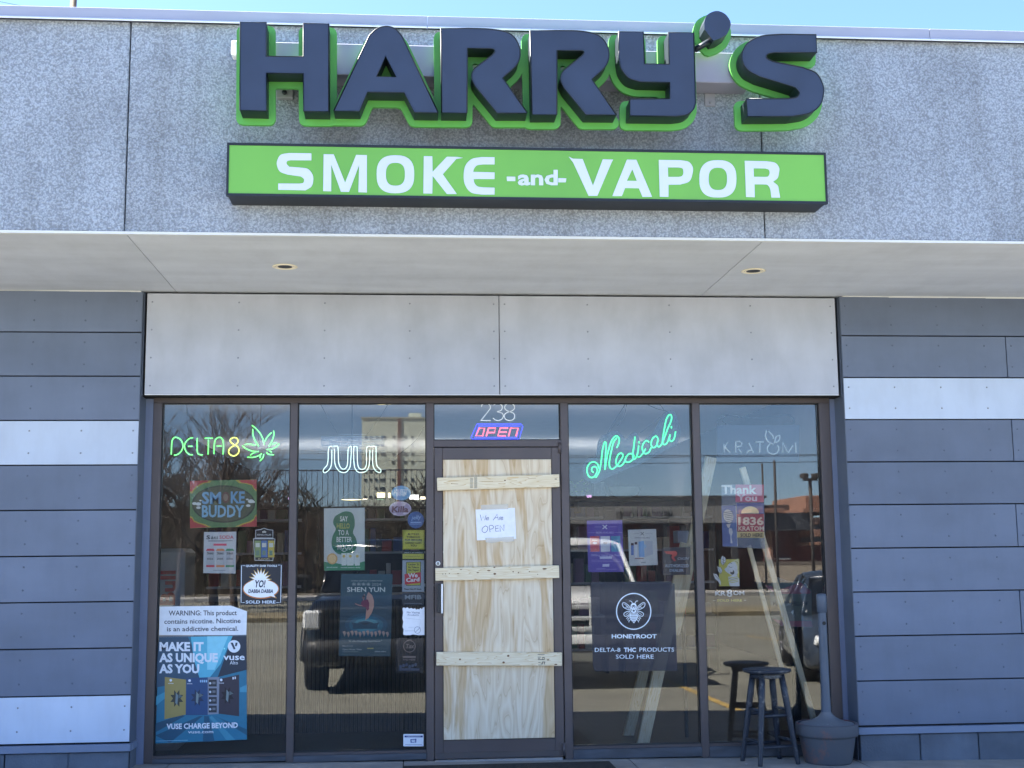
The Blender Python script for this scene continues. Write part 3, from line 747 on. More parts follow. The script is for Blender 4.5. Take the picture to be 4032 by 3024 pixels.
def lay(loops, ox, Y): return [[at(ox+x/K, y/K, Y) for x, y in path(l)] for l in loops]
for ch, ox, loops in VL:
    m = MB(); m.prism(lay(loops, ox, BFY-.0005), BFY-.003, BFY-.0004, WHITEV); m.build('letter', None, box)
d = Draw(2050, 0, K, BFY)
d2 = Draw(850, 0, K, BFY)
d2.text('and', 2022, 2290, 1238, 102, None, bold=.03, lay=6, m=WHITEV)
o = d2.tx.build('small_word', None, box, autosm=True)
for pp in ([(1948,1184),(2006,1185),(2006,1214),(1950,1214)],):
    m = MB(); m.prism([[at(850+x/K, y/K, BFY) for x, y in pp]], BFY-.003, BFY-.0004, WHITEV); m.build('dash', None, box)
m = MB(); m.prism([[at(2050+x/K, y/K, BFY) for x, y in [(252,1194),(306,1196),(302,1222),(252,1222)]]], BFY-.003, BFY-.0004, WHITEV); m.build('dash', None, box)

# ------------------------------------------------------------------ recessed downlights in the soffit
def soffit_pt(u, v, z):
    dd = _F+(u-2016)/FPX*_R-(v-1512)/FPX*_U; t = (z-EYE)/dd.z
    return dd.x*t, CAMY+dd.y*t
for u, v, lab in ((1122, 1049, 'left of the two round recessed downlights in the plaster soffit'), (2966, 1066, 'right of the two round recessed downlights in the plaster soffit')):
    x, y = soffit_pt(u, v, SZ)
    e = empty('downlight', label=lab, cat='downlight', group='recessed lights in the soffit')
    m = MB(); m.lathe([(.062, -.001), (.076, -.001), (.078, -.004), (.064, -.007), (.061, -.004), (.058, -.0005)], x, y, None, 32, SZ); m.build('trim_ring', mat('light_trim', (250, 238, 208), .5), e)
    m = MB(); m.lathe([(.0005, -.0012), (.06, -.0012)], x, y, None, 28, SZ); m.build('lamp_recess', mat('lamp_black', (18, 14, 20), .5), e)
    m = MB(); m.lathe([(.045, -.003), (.060, -.006)], x, y, None, 28, SZ); m.build('reflector', mat('light_trim', (250, 238, 208), .5), e)

# ------------------------------------------------------------------ boarded door
def wbox(u0, v0, u1, v1, u2, v2, u3, v3, Yf, Yb, mt, name, label, cat, group=None, bev=.003, parent=None):
    P = [at(u0, v0, Yf), at(u1, v1, Yf), at(u2, v2, Yf), at(u3, v3, Yf)]   # tl tr br bl
    cx = sum(p[0] for p in P)/4; cz = sum(p[1] for p in P)/4
    wd = math.hypot(P[1][0]-P[0][0], P[1][1]-P[0][1]); hh = (math.hypot(P[3][0]-P[0][0], P[3][1]-P[0][1])+math.hypot(P[2][0]-P[1][0], P[2][1]-P[1][1]))/2
    an = math.atan2(P[1][1]-P[0][1], P[1][0]-P[0][0])
    m = MB(); m.box(-wd/2, wd/2, Yf, Yb, -hh/2, hh/2, bev=bev)
    o = m.build(name, mt, parent, label, cat, group); o.location = (cx, 0, cz); o.rotation_euler = (0, -an, 0); return o
ply = empty('plywood_sheet', label='tall knotty plywood sheet boarding up the broken door glass', cat='plywood')
m = MB(); m.box(.250, 1.000, .193, .206, .189, 2.071, bev=.002); m.build('panel', PLY, ply)
BY0 = .154
b1 = wbox(1721,1881,2202,1867,2202,1918,1723,1931, BY0, .192, PINE, 'pine_batten', 'topmost pine batten across the plywood, with a grey ink stamp left of centre', 'batten', 'pine battens nailed over the door')
b2 = wbox(1714,2237,2201,2226,2203,2275,1715,2288, BY0, .192, PINE, 'pine_batten', 'middle pine batten across the plywood, just under the round lock', 'batten', 'pine battens nailed over the door')
b3 = wbox(1719,2568,2213,2570,2213,2622,1718,2621, BY0, .192, PINE, 'pine_batten', 'lowest pine batten across the plywood, with a dark stamp near its right end', 'batten', 'pine battens nailed over the door')
KNOT = mat('knot', (120, 84, 52), .7, var=.3, scale=60)
def marks(parent, origin, items, name='knots'):
    d = Draw(*origin, BY0)
    for it in items:
        if it[0] == 'k': d.ell(it[1], it[2], it[3], it[4], None, 1, 10, KNOT)
        elif it[0] == 't': d.text(it[1], it[2], it[3], it[4], it[5], (98, 92, 84), bold=.01, lay=1)
        elif it[0] == 'l': d.line(it[1], it[2], it[3] if len(it) > 3 else (170, 136, 92), 1, False)
        elif it[0] == 'r': d.rect(*it[1:5], it[5], 1)
    mb = d.pr; b0 = len(mb.v)
    if d.tx.v:
        for f, mi_ in zip(d.tx.f, d.tx.m): pass
        mb.add(d.tx.v, d.tx.f, ink((98, 92, 84)))
    o = mb.build(name, None, None, autosm=True); o.parent = parent; o.matrix_parent_inverse = parent.matrix_world.inverted() if False else Matrix.Identity(4)
    Mi = (Matrix.Translation(parent.location) @ parent.rotation_euler.to_matrix().to_4x4()).inverted()
    o.data.transform(Mi); return o
C5 = (1680, 1540, 2.183); C6 = (1680, 2200, 2.0138)
marks(b1, C5, [('k', 673, 768, 8, 6), ('l', [(690,748),(740,742),(790,740)], 7, (214,182,128)), ('l', [(210,795),(270,798)], 4), ('l', [(470,778),(570,776)], 3), ('l', [(870,750),(940,748)], 3), ('k', 215, 795, 5, 3), ('k', 1110, 756, 12, 4)]
      + [('l', [(373,750+10*k),(398,749+10*k)], 4, (110,104,96)) for k in range(9)] + [('l', [(408,742+7*k),(434,741+7*k)], 3.2, (120,114,104)) for k in range(14)])
marks(b2, C6, [('k', 537, 68, 8, 5), ('k', 493, 94, 14, 5), ('k', 405, 110, 10, 4), ('k', 540, 120, 11, 8), ('k', 686, 103, 6, 5), ('k', 728, 110, 6, 5), ('k', 815, 102, 5, 4), ('k', 935, 80, 18, 6), ('k', 248, 118, 8, 3), ('k', 128, 121, 4, 4), ('k', 150, 120, 4, 4), ('k', 180, 117, 4, 4), ('k', 272, 86, 10, 3), ('k', 880, 124, 4, 3)])
marks(b3, C6, [('k', 264, 798, 8, 7), ('k', 647, 770, 10, 8), ('k', 610, 822, 10, 8), ('k', 962, 802, 8, 5), ('k', 1024, 838, 12, 5)]
      + [('l', [(880,760),(935,758)], 4, (60,58,58)), ('l', [(880,780),(905,780)], 4, (60,58,58)), ('l', [(882,790),(900,790)], 4, (60,58,58)), ('l', [(882,800),(935,800)], 5, (60,58,58)), ('l', [(915,783),(935,783)], 5, (60,58,58)), ('l', [(918,790),(918,800)], 5, (60,58,58)), ('l', [(932,785),(932,800)], 4, (60,58,58)), ('l', [(885,822),(900,822)], 4, (60,58,58)), ('l', [(884,842),(912,842)], 3, (60,58,58)), ('l', [(905,822),(912,838)], 4, (60,58,58)), ('l', [(920,818),(920,838)], 6, (60,58,58)), ('l', [(935,818),(935,838)], 5, (60,58,58)), ('l', [(915,818),(940,818)], 4, (60,58,58))])
# taped paper
d = Draw(*C5, .1895)
d.base([(420,1018),(758,1003),(770,1270),(432,1283)], (238, 240, 246), th=.0006)
PEN = (104, 112, 158)
for st in ([(460,1062),(472,1112),(486,1078),(498,1110),(510,1068)], [(512,1098),(532,1094),(530,1086),(514,1090),(512,1106),(536,1106)], [(572,1110),(606,1058),(616,1108)], [(580,1092),(614,1086)], [(626,1108),(626,1086),(640,1080)], [(634,1098),(654,1092),(650,1082),(636,1092),(640,1106),(658,1102)],
           [(505,1158),(480,1178),(478,1205),(500,1216),(520,1200),(524,1170),(505,1158)], [(545,1212),(540,1158),(570,1158),(572,1178),(545,1188)], [(618,1156),(590,1160),(594,1206),(622,1202)], [(592,1182),(616,1178)], [(632,1208),(630,1154),(664,1202),(664,1148)]):
    d.line(st, 5, PEN, 1, smooth=len(st) > 4 and st[0] not in [(460,1062),(632,1208)])
d.make('paper_notice', 'white paper taped to the plywood with We Are OPEN handwritten in pen', 'notice')
TAPE = film_mat('clear_tape', (240, 236, 226), .38); 
d = Draw(*C5, .1885); d.base([(467,978),(700,972),(702,1014),(468,1022)], None, th=.0003, m=TAPE); d.make('tape_strip', 'clear tape strip along the top edge of the handwritten notice', 'tape')
d = Draw(*C5, .1885); d.base([(505,1262),(750,1250),(752,1290),(690,1300),(640,1292),(560,1306),(508,1300)], None, th=.0003, m=TAPE); d.make('tape_strip', 'crinkled clear tape along the bottom edge of the handwritten notice', 'tape')

# ------------------------------------------------------------------ transom: number and OPEN light
YO = GLASS-.003; YI = GLASS+.012
W_ = (246, 248, 246)
num = empty('street_number', label='white vinyl house number 238 on the transom pane above the door', cat='number')
for sts in ([[(470,135),(478,115),(508,106),(540,118),(548,145),(530,172),(500,210),(466,253),(550,253)]],
            [[(574,122),(600,107),(632,112),(650,135),(640,165),(605,178),(645,188),(660,215),(640,245),(600,252),(568,230)]],
            [[(712,177),(740,165),(757,142),(745,116),(714,107),(682,116),(670,142),(685,165),(712,177),(745,190),(757,213),(745,243),(712,252),(680,243),(668,213),(680,190),(712,178)]]):
    d = Draw(*C5, YO)
    for st in sts: d.line(st[:-1] if st[-1] == (550,253) else st, 7.5, W_, 1)
    if sts[0][-1] == (550,253): d.line([(462,253),(551,253)], 7.5, W_, 1, False)
    d.pr.build('numeral', None, num, autosm=True)
def tubes(mb, origin, Y, strokes, r, smooth=True, n=6, closed=False, mt=None):
    for st in strokes:
        P = [at(origin[0]+x/origin[2], origin[1]+y/origin[2], Y) for x, y in st]
        P = [Vector((p[0], Y, p[1])) for p in P]
        if smooth and len(P) > 2: P = catmull(P, 5, closed)
        mb.tube(P, r, mt, n=n, closed=closed)
EM = .34
e = empty('open_light', label='lit OPEN sign in red letters with a blue slanted border in the transom', cat='open sign')
m = MB(); Yn = GLASS+.03
m.prism([[at(1680+x/2.183, 1540+y/2.183, Yn+.01) for x, y in [(430,278),(818,278),(832,300),(798,418),(388,420),(376,402)]]], Yn+.006, Yn+.02, mat('sign_backing_black', (30, 26, 60), .5)); m.build('backing', None, e)
m = MB(); tubes(m, C5, Yn, [[(432,284),(812,284),(826,302),(794,414),(392,415),(382,400)]], .0042, False, closed=True)
tubes(m, C5, Yn+.001, [[(446,300),(806,300),(776,398),(408,398)]], .003, False, closed=True); m.build('border_tube', glow((58, 52, 255), .55), e)
m = MB(); rd = [[(452,318),(498,318),(482,384),(424,385)]]
tubes(m, C5, Yn-.001, rd, .0055, False, closed=True)
tubes(m, C5, Yn-.001, [[(512,388),(532,318),(592,318),(584,356),(524,356)], [(700,318),(632,318),(612,384),(680,384)], [(622,352),(690,352)], [(704,388),(722,318),(786,318),(768,388)]], .0055, False)
m.build('letter_tubes', glow((255, 92, 118), .6), e)
# ------------------------------------------------------------------ glowing and unlit tube signs hung behind the panes
C1 = (540, 1500, 2.7656); C2 = (540, 2050, 1.703); C3 = (1130, 1500, 2.2115); C4 = (1130, 2200, 2.0131)
C7 = (2200, 1540, 2.3367); C8 = (2200, 2200, 2.0133); CA = (2700, 1540, 2.337); CB = (2700, 2150, 1.8986)
CORD = mat('black_cord', (40, 42, 48), .6)
CLEAR = film_mat('acrylic', (150, 165, 190), .22)
def cords(e, origin, Y, lst, r=.0022):
    m = MB(); tubes(m, origin, Y, lst, r, n=5); m.build('hanging_cord', CORD, e)
G1 = glow((110, 246, 120), .62); Y1 = glow((226, 240, 110), .62)
YN = GLASS+.035
e = empty('neon_sign', label='green lit neon lettering DELTA with a yellow 8 and a leaf outline', cat='neon sign')
words = {
 'D': [[(372,800),(376,690),(385,640),(410,615),(450,622),(485,655),(500,710),(480,765),(440,800),(400,808)]],
 'E': [[(608,618),(565,630),(528,670),(516,715),(535,770),(570,800),(604,804)], [(555,712),(602,711)]],
 'L': [[(655,620),(654,700),(656,770),(670,798),(714,806)]],
 'T': [[(735,624),(824,624)], [(777,640),(774,800)]],
 'A': [[(836,796),(840,700),(850,645),(880,617),(915,620),(936,655),(940,720),(936,800)], [(866,709),(918,709)]]}
for k_, st in words.items():
    m = MB(); tubes(m, C1, YN, st, .0042); m.build('letter_tube', G1, e)
m = MB(); tubes(m, C1, YN, [[(1050,690),(1018,665),(1018,635),(1050,617),(1085,625),(1098,655),(1080,690),(1020,725),(996,765),(1010,800),(1055,816),(1098,790),(1108,745),(1090,712),(1060,700)]], .0042); m.build('digit_tube', Y1, e)
leaf = [[(1250,483),(1300,525),(1345,580),(1372,640),(1384,692)], [(1258,522),(1262,590),(1285,650),(1324,712)], [(1394,656),(1410,620),(1440,585),(1464,562)], [(1486,542),(1488,590),(1470,650),(1434,714)],
        [(1172,694),(1220,688),(1290,700)], [(1145,706),(1190,740),(1260,765),(1324,770)], [(1468,694),(1495,680),(1520,676)], [(1546,684),(1510,720),(1460,742),(1408,748)],
        [(1230,812),(1255,790),(1286,780)], [(1200,830),(1260,832),(1320,815),(1358,788)], [(1340,842),(1338,825),(1345,810)], [(1378,796),(1370,835),(1336,872)], [(1442,760),(1455,772),(1468,776)], [(1408,778),(1430,798),(1490,804)]]
m = MB(); tubes(m, C1, YN, leaf, .0042); m.build('leaf_tube', G1, e)
cords(e, C1, YN+.004, [[(560,620),(548,430),(540,242)], [(1330,700),(1345,460),(1350,242)]], .0012)
# white outlined tube sign under a small caution plate
e = empty('neon_sign', label='white lit double outline neon letters under a small clear warning plate', cat='neon sign')
WN = glow((206, 236, 226), .55)
ju = [[(392,570),(372,572),(360,600),(358,680),(350,730),(330,755),(316,775),(318,795),(335,798),(365,775),(384,740),(390,690),(390,600)],
      [(403,570),(430,568),(444,580),(447,640),(450,710),(468,755),(490,768),(515,755),(528,710),(532,600),(545,572),(560,580),(556,680),(548,750),(520,790),(490,798),(455,785),(425,745),(414,690),(414,590)],
      [(582,700),(580,610),(584,575),(598,568),(610,580),(612,640),(614,710),(625,755),(650,770),(680,758),(692,710),(692,600),(702,572),(725,568)],
      [(582,700),(590,755),(615,790),(648,798),(690,785),(712,745),(720,690),(722,600)],
      [(735,570),(768,570),(776,590),(776,690),(785,740),(815,772),(816,792),(800,797),(770,780),(750,740),(745,690),(746,600)]]
for st in ju:
    m = MB(); tubes(m, C3, YN, [st], .0026); m.build('letter_tube', WN, e)
m = MB(); m.prism([[at(1130+x/2.2115, 1500+y/2.2115, YN+.01) for x, y in [(297,484),(846,484),(846,566),(297,566)]]], YN+.01, YN+.014, CLEAR); m.build('warning_plate', None, e)
m = MB(); tubes(m, C3, YN+.008, [[(297,484),(846,484),(846,566),(297,566)]], .0018, False, 5, True); tubes(m, C3, YN+.012, [[(275,605),(860,605)], [(275,620),(860,620)], [(420,770),(860,772)], [(445,466),(700,466)]], .0014, False, 5); m.build('wire_frame', mat('frame_pale', (190, 205, 215)), e)
d = Draw(*C3, YN+.008); d.text('WARNING:  This product contains nicotine.', 312, 830, 520, 16, (206, 218, 228), .01); d.text('Nicotine is an addictive chemical.', 368, 772, 552, 16, (206, 218, 228), .01); d.tx.build('lettering', None, e, autosm=True)
cords(e, C3, YN+.004, [[(292,202),(370,340),(445,462)], [(878,206),(800,330),(700,462)], [(1190,400),(1150,480),(1085,550),(960,650),(830,735)]], .0016)
# script neon
e = empty('neon_sign', label='green lit cursive neon script Medicali slanting upward', cat='neon sign')
GN = glow((54, 240, 130), .75)
ms = [[(322,748),(305,735),(306,708),(330,694),(352,712),(350,750),(322,790),(284,790),(262,748),(264,700),(290,662),(326,652),(358,672),(370,712)],
      [(340,796),(372,740),(390,650),(400,560),(412,500),(424,470),(436,490),(430,600),(424,722)], [(424,722),(445,600),(470,500),(500,435),(530,412),(555,435),(552,480),(534,522)],
      [(534,430),(505,470),(482,560),(466,650),(470,700),(495,716),(530,690),(560,650),(590,600),(580,572),(552,580),(530,625),(530,670),(560,692),(600,660),(625,600),(655,575),(690,590),(680,630),(640,655),(612,640),(620,600)],
      [(702,420),(690,520),(680,590),(690,626),(712,610),(728,560),(736,500)], [(728,560),(722,595),(745,604),(775,570),(800,530)], [(832,470),(805,455),(775,490),(770,540),(795,575),(830,560),(850,520)],
      [(915,440),(895,415),(862,440),(850,490),(870,520),(900,500),(915,440),(905,490),(920,512),(945,490),(975,420),(1005,340),(1035,270),(1036,225),(1015,220),(990,260),(975,330),(960,420),(955,470),(972,492),(1000,470),(1025,400)], [(1025,400),(1018,440),(1035,462),(1060,440),(1076,372)],
      [(738,462),(740,480)], [(1036,322),(1038,342)]]
m = MB(); tubes(m, C7, YN, ms, .0043); m.build('script_tube', GN, e)
# shaped acrylic back that follows the script
oc = offset_outline([[at(2200+x/2.3367, 1540+y/2.3367, YN) for x, y in [(262,700),(300,650),(380,640),(400,480),(430,440),(520,400),(570,440),(560,560),(700,420),(720,560),(900,410),(1000,230),(1040,215),(1085,360),(1060,470),(960,510),(720,640),(500,725),(330,810),(270,780)]]], .032, .012)
m = MB(); m.prism(oc, YN+.012, YN+.016, film_mat('acrylic_dark', (62, 76, 100), .6)); m.build('acrylic_back', None, e)
cords(e, C7, YN+.008, [[(610,125),(530,250),(470,345),(428,430)], [(625,125),(600,230),(540,320)], [(820,125),(900,160),(1010,190)], [(935,125),(965,170)], [(750,385),(860,300),(930,240)]], .0022)
# unlit tube sign
e = empty('unlit_sign', label='switched off pale tube lettering KRATOM with leaves on a dark blue board', cat='neon sign')
m = MB(); m.prism([[at(2700+x/2.337, 1540+y/2.337, YN+.03) for x, y in [(290,312),(1048,314),(1040,650),(288,648)]]], YN+.03, YN+.05, mat('board_blue', (38, 46, 66), .5)); m.build('board', None, e)
OFFT = mat('unlit_tube', (236, 240, 236), .4)
m = MB(); kr = [[(352,486),(352,566)], [(385,468),(360,515),(412,570)], [(460,570),(460,466),(495,462),(515,480),(508,505),(472,514)], [(484,530),(512,566)], [(560,570),(580,545),(612,542)], [(582,478),(600,520),(624,566)], [(642,468),(720,468)], [(682,474),(680,566)],
     [(775,484),(752,520),(760,560),(800,580),(840,568),(856,530),(845,500)], [(892,566),(894,470),(935,560)], [(945,566),(985,500)], [(1010,474),(1014,570)]]
tubes(m, CA, YN+.02, [s_ for s_ in kr if s_[0] != (775,484)], .0046, False); tubes(m, CA, YN+.02, [[s_ for s_ in kr if s_[0] == (775,484)][0], [(742,360),(734,420),(760,465),(805,490)], [(760,368),(800,410),(806,440)], [(866,406),(830,425),(816,480)], [(866,410),(860,450),(830,475)]], .0046)
m.build('letter_tube', OFFT, e)
cords(e, CA, YN+.03, [[(290,330),(290,280),(330,235),(400,222),(560,245),(740,240),(920,215),(990,245),(1000,300)], [(380,310),(340,270),(370,232),(430,226),(640,255),(800,240),(930,222),(975,250),(985,290),(900,300)]], .0035)

# ------------------------------------------------------------------ printed sheets in the first window
d = Draw(*C1, YI+.06)
d.base([(575,1090),(1300,1072),(1305,1585),(575,1605)], (96, 134, 84))
for pts in ([(575,1090),(815,1084),(790,1108),(740,1112),(700,1130),(650,1160),(615,1200),(600,1225),(576,1222)], [(1070,1080),(1300,1074),(1300,1205),(1270,1180),(1250,1140),(1180,1118),(1110,1112)],
            [(575,1470),(600,1480),(625,1520),(680,1545),(740,1560),(810,1592),(577,1604)], [(1303,1450),(1282,1465),(1270,1500),(1220,1530),(1150,1550),(1070,1585),(1304,1584)]):
    d.poly([(x+(8 if x > 900 else -0)*0, y) for x, y in pts], (196, 170, 60), 1); cx_ = 575 if pts[0][0] < 900 else 1302
    cy_ = 1085 if pts[0][1] < 1300 else 1600
    d.poly([(cx_+(x-cx_)*.86, cy_+(y-cy_)*.86) for x, y in pts], (190, 62, 62), 2)
d.ell(940, 1340, 345, 205, (54, 62, 44), 1); d.ell(940, 1340, 330, 190, (84, 88, 62), 2)
d.text('SM', 705, 915, 1335, 130, (120, 168, 206), .03, 4); d.text('KE', 1020, 1172, 1328, 128, (120, 168, 206), .03, 4); d.text('BUDDY', 705, 1165, 1480, 130, (140, 186, 214), .03, 4)
d.ell(965, 1268, 42, 62, (110, 74, 66), 4); d.ell(965, 1268, 26, 40, (150, 128, 110), 5)
for cx_, cy_, r1 in ((625, 1335, 26), (668, 1340, 30), (690, 1302, 14), (668, 1380, 24), (1240, 1310, 34), (1200, 1290, 16), (1210, 1358, 24), (1265, 1318, 18)): d.ell(cx_, cy_, r1, r1*.6, (222, 224, 222), 4, 12)
d.make('printed_sign', 'red green and gold banner reading SMOKE BUDDY hung behind the first window', 'sign')
d = Draw(*C2, YI)
d.base([(448,77),(665,74),(660,355),(443,352)], (206, 206, 210))
d.text('S', 464, 490, 124, 26, (48, 48, 54), .03); d.text('áti', 494, 540, 124, 24, (48, 48, 54), .01); d.text('SODA', 552, 648, 122, 24, (206, 86, 96), .02)
d.line([(476,135),(640,135)], 3, (70, 70, 78), 2, False); d.line([(476,139),(600,139)], 1.5, (70, 70, 78), 2, False)
d.poly([(512,154),(600,154),(600,168),(512,168)], (226, 84, 110), 2)
for x_, c in ((463, (206, 66, 84)), (530, (222, 140, 90)), (594, (82, 152, 110))):
    d.rect(x_, 195, x_+56, 305, (190, 190, 194), 2); d.poly([(x_,198),(x_+8,188),(x_+48,188),(x_+56,198)], c, 3); d.rect(x_, 197, x_+56, 203, c, 3); d.rect(x_, 298, x_+56, 312, c, 3)
    d.text('Sáti', x_+6, x_+48, 226, 15, (40, 40, 46), .02, 4); d.text('SODA', x_+6, x_+48, 262, 13, (60, 60, 66), .02, 4)
d.line([(510,333),(592,333)], 3, (110, 110, 116), 2, False)
d.make('poster', 'small white poster of three drink cans headed Sáti SODA', 'poster')
d = Draw(*C2, YI)
d.base([(793,62),(825,58),(850,48),(878,58),(912,62),(912,118),(926,122),(912,270),(788,268),(777,122),(793,115)], (214, 218, 222))
d.poly([(797,66),(830,62),(850,53),(875,62),(908,66),(908,114),(797,114)], (26, 30, 40), 1); d.poly([(781,124),(922,124),(908,266),(792,264)], (40, 46, 60), 1)
d.poly([(838,80),(842,68),(847,76),(852,64),(857,76),(863,68),(866,80)], (222, 222, 214), 2)
d.text('KING PALM', 806, 898, 100, 11, (200, 204, 210), .02)
for x_, c in ((788, (150, 170, 110)), (832, (90, 130, 190)), (878, (214, 190, 84))): d.rect(x_, 134, x_+42, 246, c, 2); d.rect(x_+6, 150, x_+34, 178, (226, 226, 214), 3); d.rect(x_+8, 200, x_+30, 232, (120, 150, 130), 3)
d.text('FLAVORS', 812, 888, 262, 10, (206, 196, 150), .02)
d.make('sticker', 'shield shaped black and pale sticker with a crown over coloured packets', 'sticker')
d = Draw(*C2, YO)
d.base([(690,292),(975,288),(968,560),(692,566)], (30, 34, 46), th=.0008)
LB = (214, 226, 240)
for st in ([(722,302),(700,302),(697,549),(720,549)], [(945,298),(967,298),(962,549),(934,549)]): d.line(st, 4, LB, 1, False)
d.text('QUALITY DAB TOOLS', 728, 938, 309, 13, LB, .025); d.text('SOLD HERE', 728, 928, 555, 20, LB, .02)
sp = []
for k in range(22):
    q = math.pi*(1.08-1.16*k/21); rr = (105 if k % 2 else 62); sp.append((826+rr*.75*math.cos(q), 400-rr*.82*math.sin(q)))
d.poly(sp, (196, 162, 84), 1); d.poly([(826+(x-826)*.84, 402+(y-402)*.84) for x, y in sp], (238, 242, 246), 2)
d.ell(830, 458, 122, 66, (196, 120, 60), 1); d.ell(830, 456, 116, 60, (238, 242, 246), 3); d.poly([(880,505),(938,522),(915,492)], (196, 140, 70), 1); d.poly([(884,502),(926,514),(912,488)], (238, 242, 246), 3)
d.text('YO!', 784, 856, 446, 48, (26, 40, 72), .03, 5, shear=.15); d.text('DABBA DABBA', 746, 912, 484, 24, (26, 40, 72), .035, 5, shear=.12)
d.make('sticker', 'black square sticker with a white speech bubble reading YO! above SOLD HERE', 'sticker')
d = Draw(*C2, YO)
d.base([(150,588),(150,576),(630,570),(737,608),(732,768),(148,768)], (222, 228, 236), th=.0008)
NV = (38, 46, 66)
d.text('WARNING: This product', 212, 668, 636, 34, NV, .012, rise=-.006); d.text('contains nicotine. Nicotine', 182, 694, 692, 33, NV, .012, rise=-.012); d.text('is an addictive chemical.', 200, 678, 742, 32, NV, .012, rise=-.008)
d.line([(140,778),(730,768)], 5, (90, 104, 120), 2, False)
d.make('warning_sheet', 'white nicotine warning sheet with its top right corner cut off', 'notice')
d = Draw(*C2, YO)
TQ = (30, 104, 136)
d.base([(146,782),(732,772),(736,1468),(122,1495)], (36, 116, 146), th=.0008)
d.poly([(146,782),(340,780),(480,1050),(122,1120)], (44, 78, 104), 1); d.poly([(640,774),(732,773),(734,1000),(540,1050)], (28, 46, 66), 1)
d.poly([(360,779),(640,774),(560,960),(480,1060),(420,1060),(380,930)], (86, 178, 206), 1); d.poly([(470,776),(610,775),(520,1000),(470,1000)], (134, 208, 228), 2)
for pts, c in (([(126,1180),(240,1120),(240,1150),(126,1240)], (60,150,178)), ([(690,1120),(735,1100),(735,1150),(690,1150)], (70,150,178)), ([(122,1360),(300,1300),(320,1310),(122,1420)], (24, 76, 102)), ([(123,1440),(420,1310),(440,1310),(220,1490)], (22, 80, 108)), ([(450,1310),(480,1310),(520,1480),(440,1482)], (24, 82, 110)), ([(520,1310),(736,1400),(736,1440),(560,1330)], (24, 86, 112)), ([(500,1308),(660,1471),(600,1474),(486,1320)], (62, 140, 166))): d.poly(pts, c, 1)
WT = (222, 230, 240)
d.text('MAKE IT', 150, 446, 872, 58, WT, .045); d.text('AS UNIQUE', 148, 541, 946, 58, WT, .045); d.text('AS YOU', 148, 417, 1020, 58, WT, .045)
d.ell(650, 843, 42, 42, WT, 3); d.poly([(626,818),(642,818),(660,860),(648,864)], (40, 60, 84), 4); d.poly([(660,818),(674,818),(668,842),(656,842)], (40, 60, 84), 4)
d.text('vuse', 578, 722, 934, 44, WT, .02); d.text('Alto', 622, 676, 964, 25, WT, 0); d.ell(585, 858, 5, 5, (160, 240, 240), 3, 10)
for pts, c in (([(186,1048),(328,1066),(326,1300),(184,1332)], (158, 142, 84)), ([(330,1056),(474,1050),(474,1304),(326,1304)], (34, 72, 118)), ([(474,1050),(552,1048),(546,1296),(474,1300)], (132, 140, 156)), ([(552,1062),(684,1032),(684,1312),(548,1294)], (52, 48, 62))): d.poly(pts, c, 3)
for cx_, cy_, c in ((266, 1192, (60, 60, 52)), (404, 1186, (24, 46, 76)), (606, 1172, (26, 26, 36))):
    st = []
    for k in range(16): q = 2*math.pi*k/16; rr = 62 if k % 2 else 34; st.append((cx_+rr*.75*math.cos(q), cy_+rr*math.sin(q)))
    d.poly(st, c, 4); d.poly([(cx_-6,cy_-40),(cx_+10,cy_-20),(cx_+4,cy_+44),(cx_-10,cy_+30)], (118, 136, 140), 5); d.poly([(cx_+14,cy_-30),(cx_+40,cy_-14),(cx_+12,cy_)], (88, 104, 108), 5)
for k in range(4): d.rect(480, 1066+58*k, 534, 1112+58*k, (44, 48, 58), 4); d.ell(490, 1090+58*k, 8, 8, (196, 204, 214), 5, 10); d.rect(505, 1080+58*k, 526, 1096+58*k, (110, 116, 124), 5)
for x_, y_ in ((226, 1070), (352, 1072), (564, 1068)): d.ell(x_, y_, 9, 9, WT, 5, 12); d.text('vuse', x_-18, x_+18, y_+24, 9, WT, .01, 5)
for k in range(4): d.rect(422+13*k, 1068, 431+13*k, 1084, (150, 190, 220), 5)
d.rect(640,1048,648,1064,WT,5); d.rect(654,1046,662,1062,WT,5)
d.text('VUSE CHARGE BEYOND', 198, 676, 1397, 36, WT, .035, 5, rise=-.02); d.text('vuse.com', 342, 511, 1426, 22, WT, .01, 5, rise=-.01)
d.line([(128,1478),(340,1472)], 4, (120, 180, 200), 2, False)
d.make('poster', 'large teal poster reading MAKE IT AS UNIQUE AS YOU low in the window', 'poster')

# ------------------------------------------------------------------ second window
d = Draw(*C3, YI)
d.base([(322,1110),(677,1103),(677,1648),(322,1652)], (196, 200, 196))
d.poly([(322,1575),(400,1582),(500,1600),(600,1590),(677,1570),(677,1648),(322,1652)], (58, 136, 92), 1)
blob = catmull([Vector((x, y, 0)) for x, y in [(500,1137),(560,1145),(585,1190),(590,1260),(575,1320),(600,1370),(610,1430),(580,1490),(520,1510),(450,1508),(405,1470),(388,1420),(398,1350),(425,1290),(402,1240),(412,1190),(440,1165)]], 4, True)
GB = (34, 112, 80); d.poly([(p.x, p.y) for p in blob], GB, 2)
for t_, a_, b_, yb, c in (('SAY', 462, 530, 1222, (222,226,220)), ('HELLO', 434, 546, 1284, (176,178,84)), ('TO A', 446, 538, 1342, (222,226,220)), ('BETTER', 432, 566, 1402, (222,226,220)), ('MOOD!', 440, 574, 1468, (222,226,220))): d.text(t_, a_, b_, yb, 46, c, .015, 4)
d.line([(474,1472),(500,1484),(528,1470)], 5, (222,226,220), 3)
d.ell(394, 1548, 46, 48, (214, 168, 100), 2); d.ell(394, 1548, 34, 36, (228, 190, 128), 3)
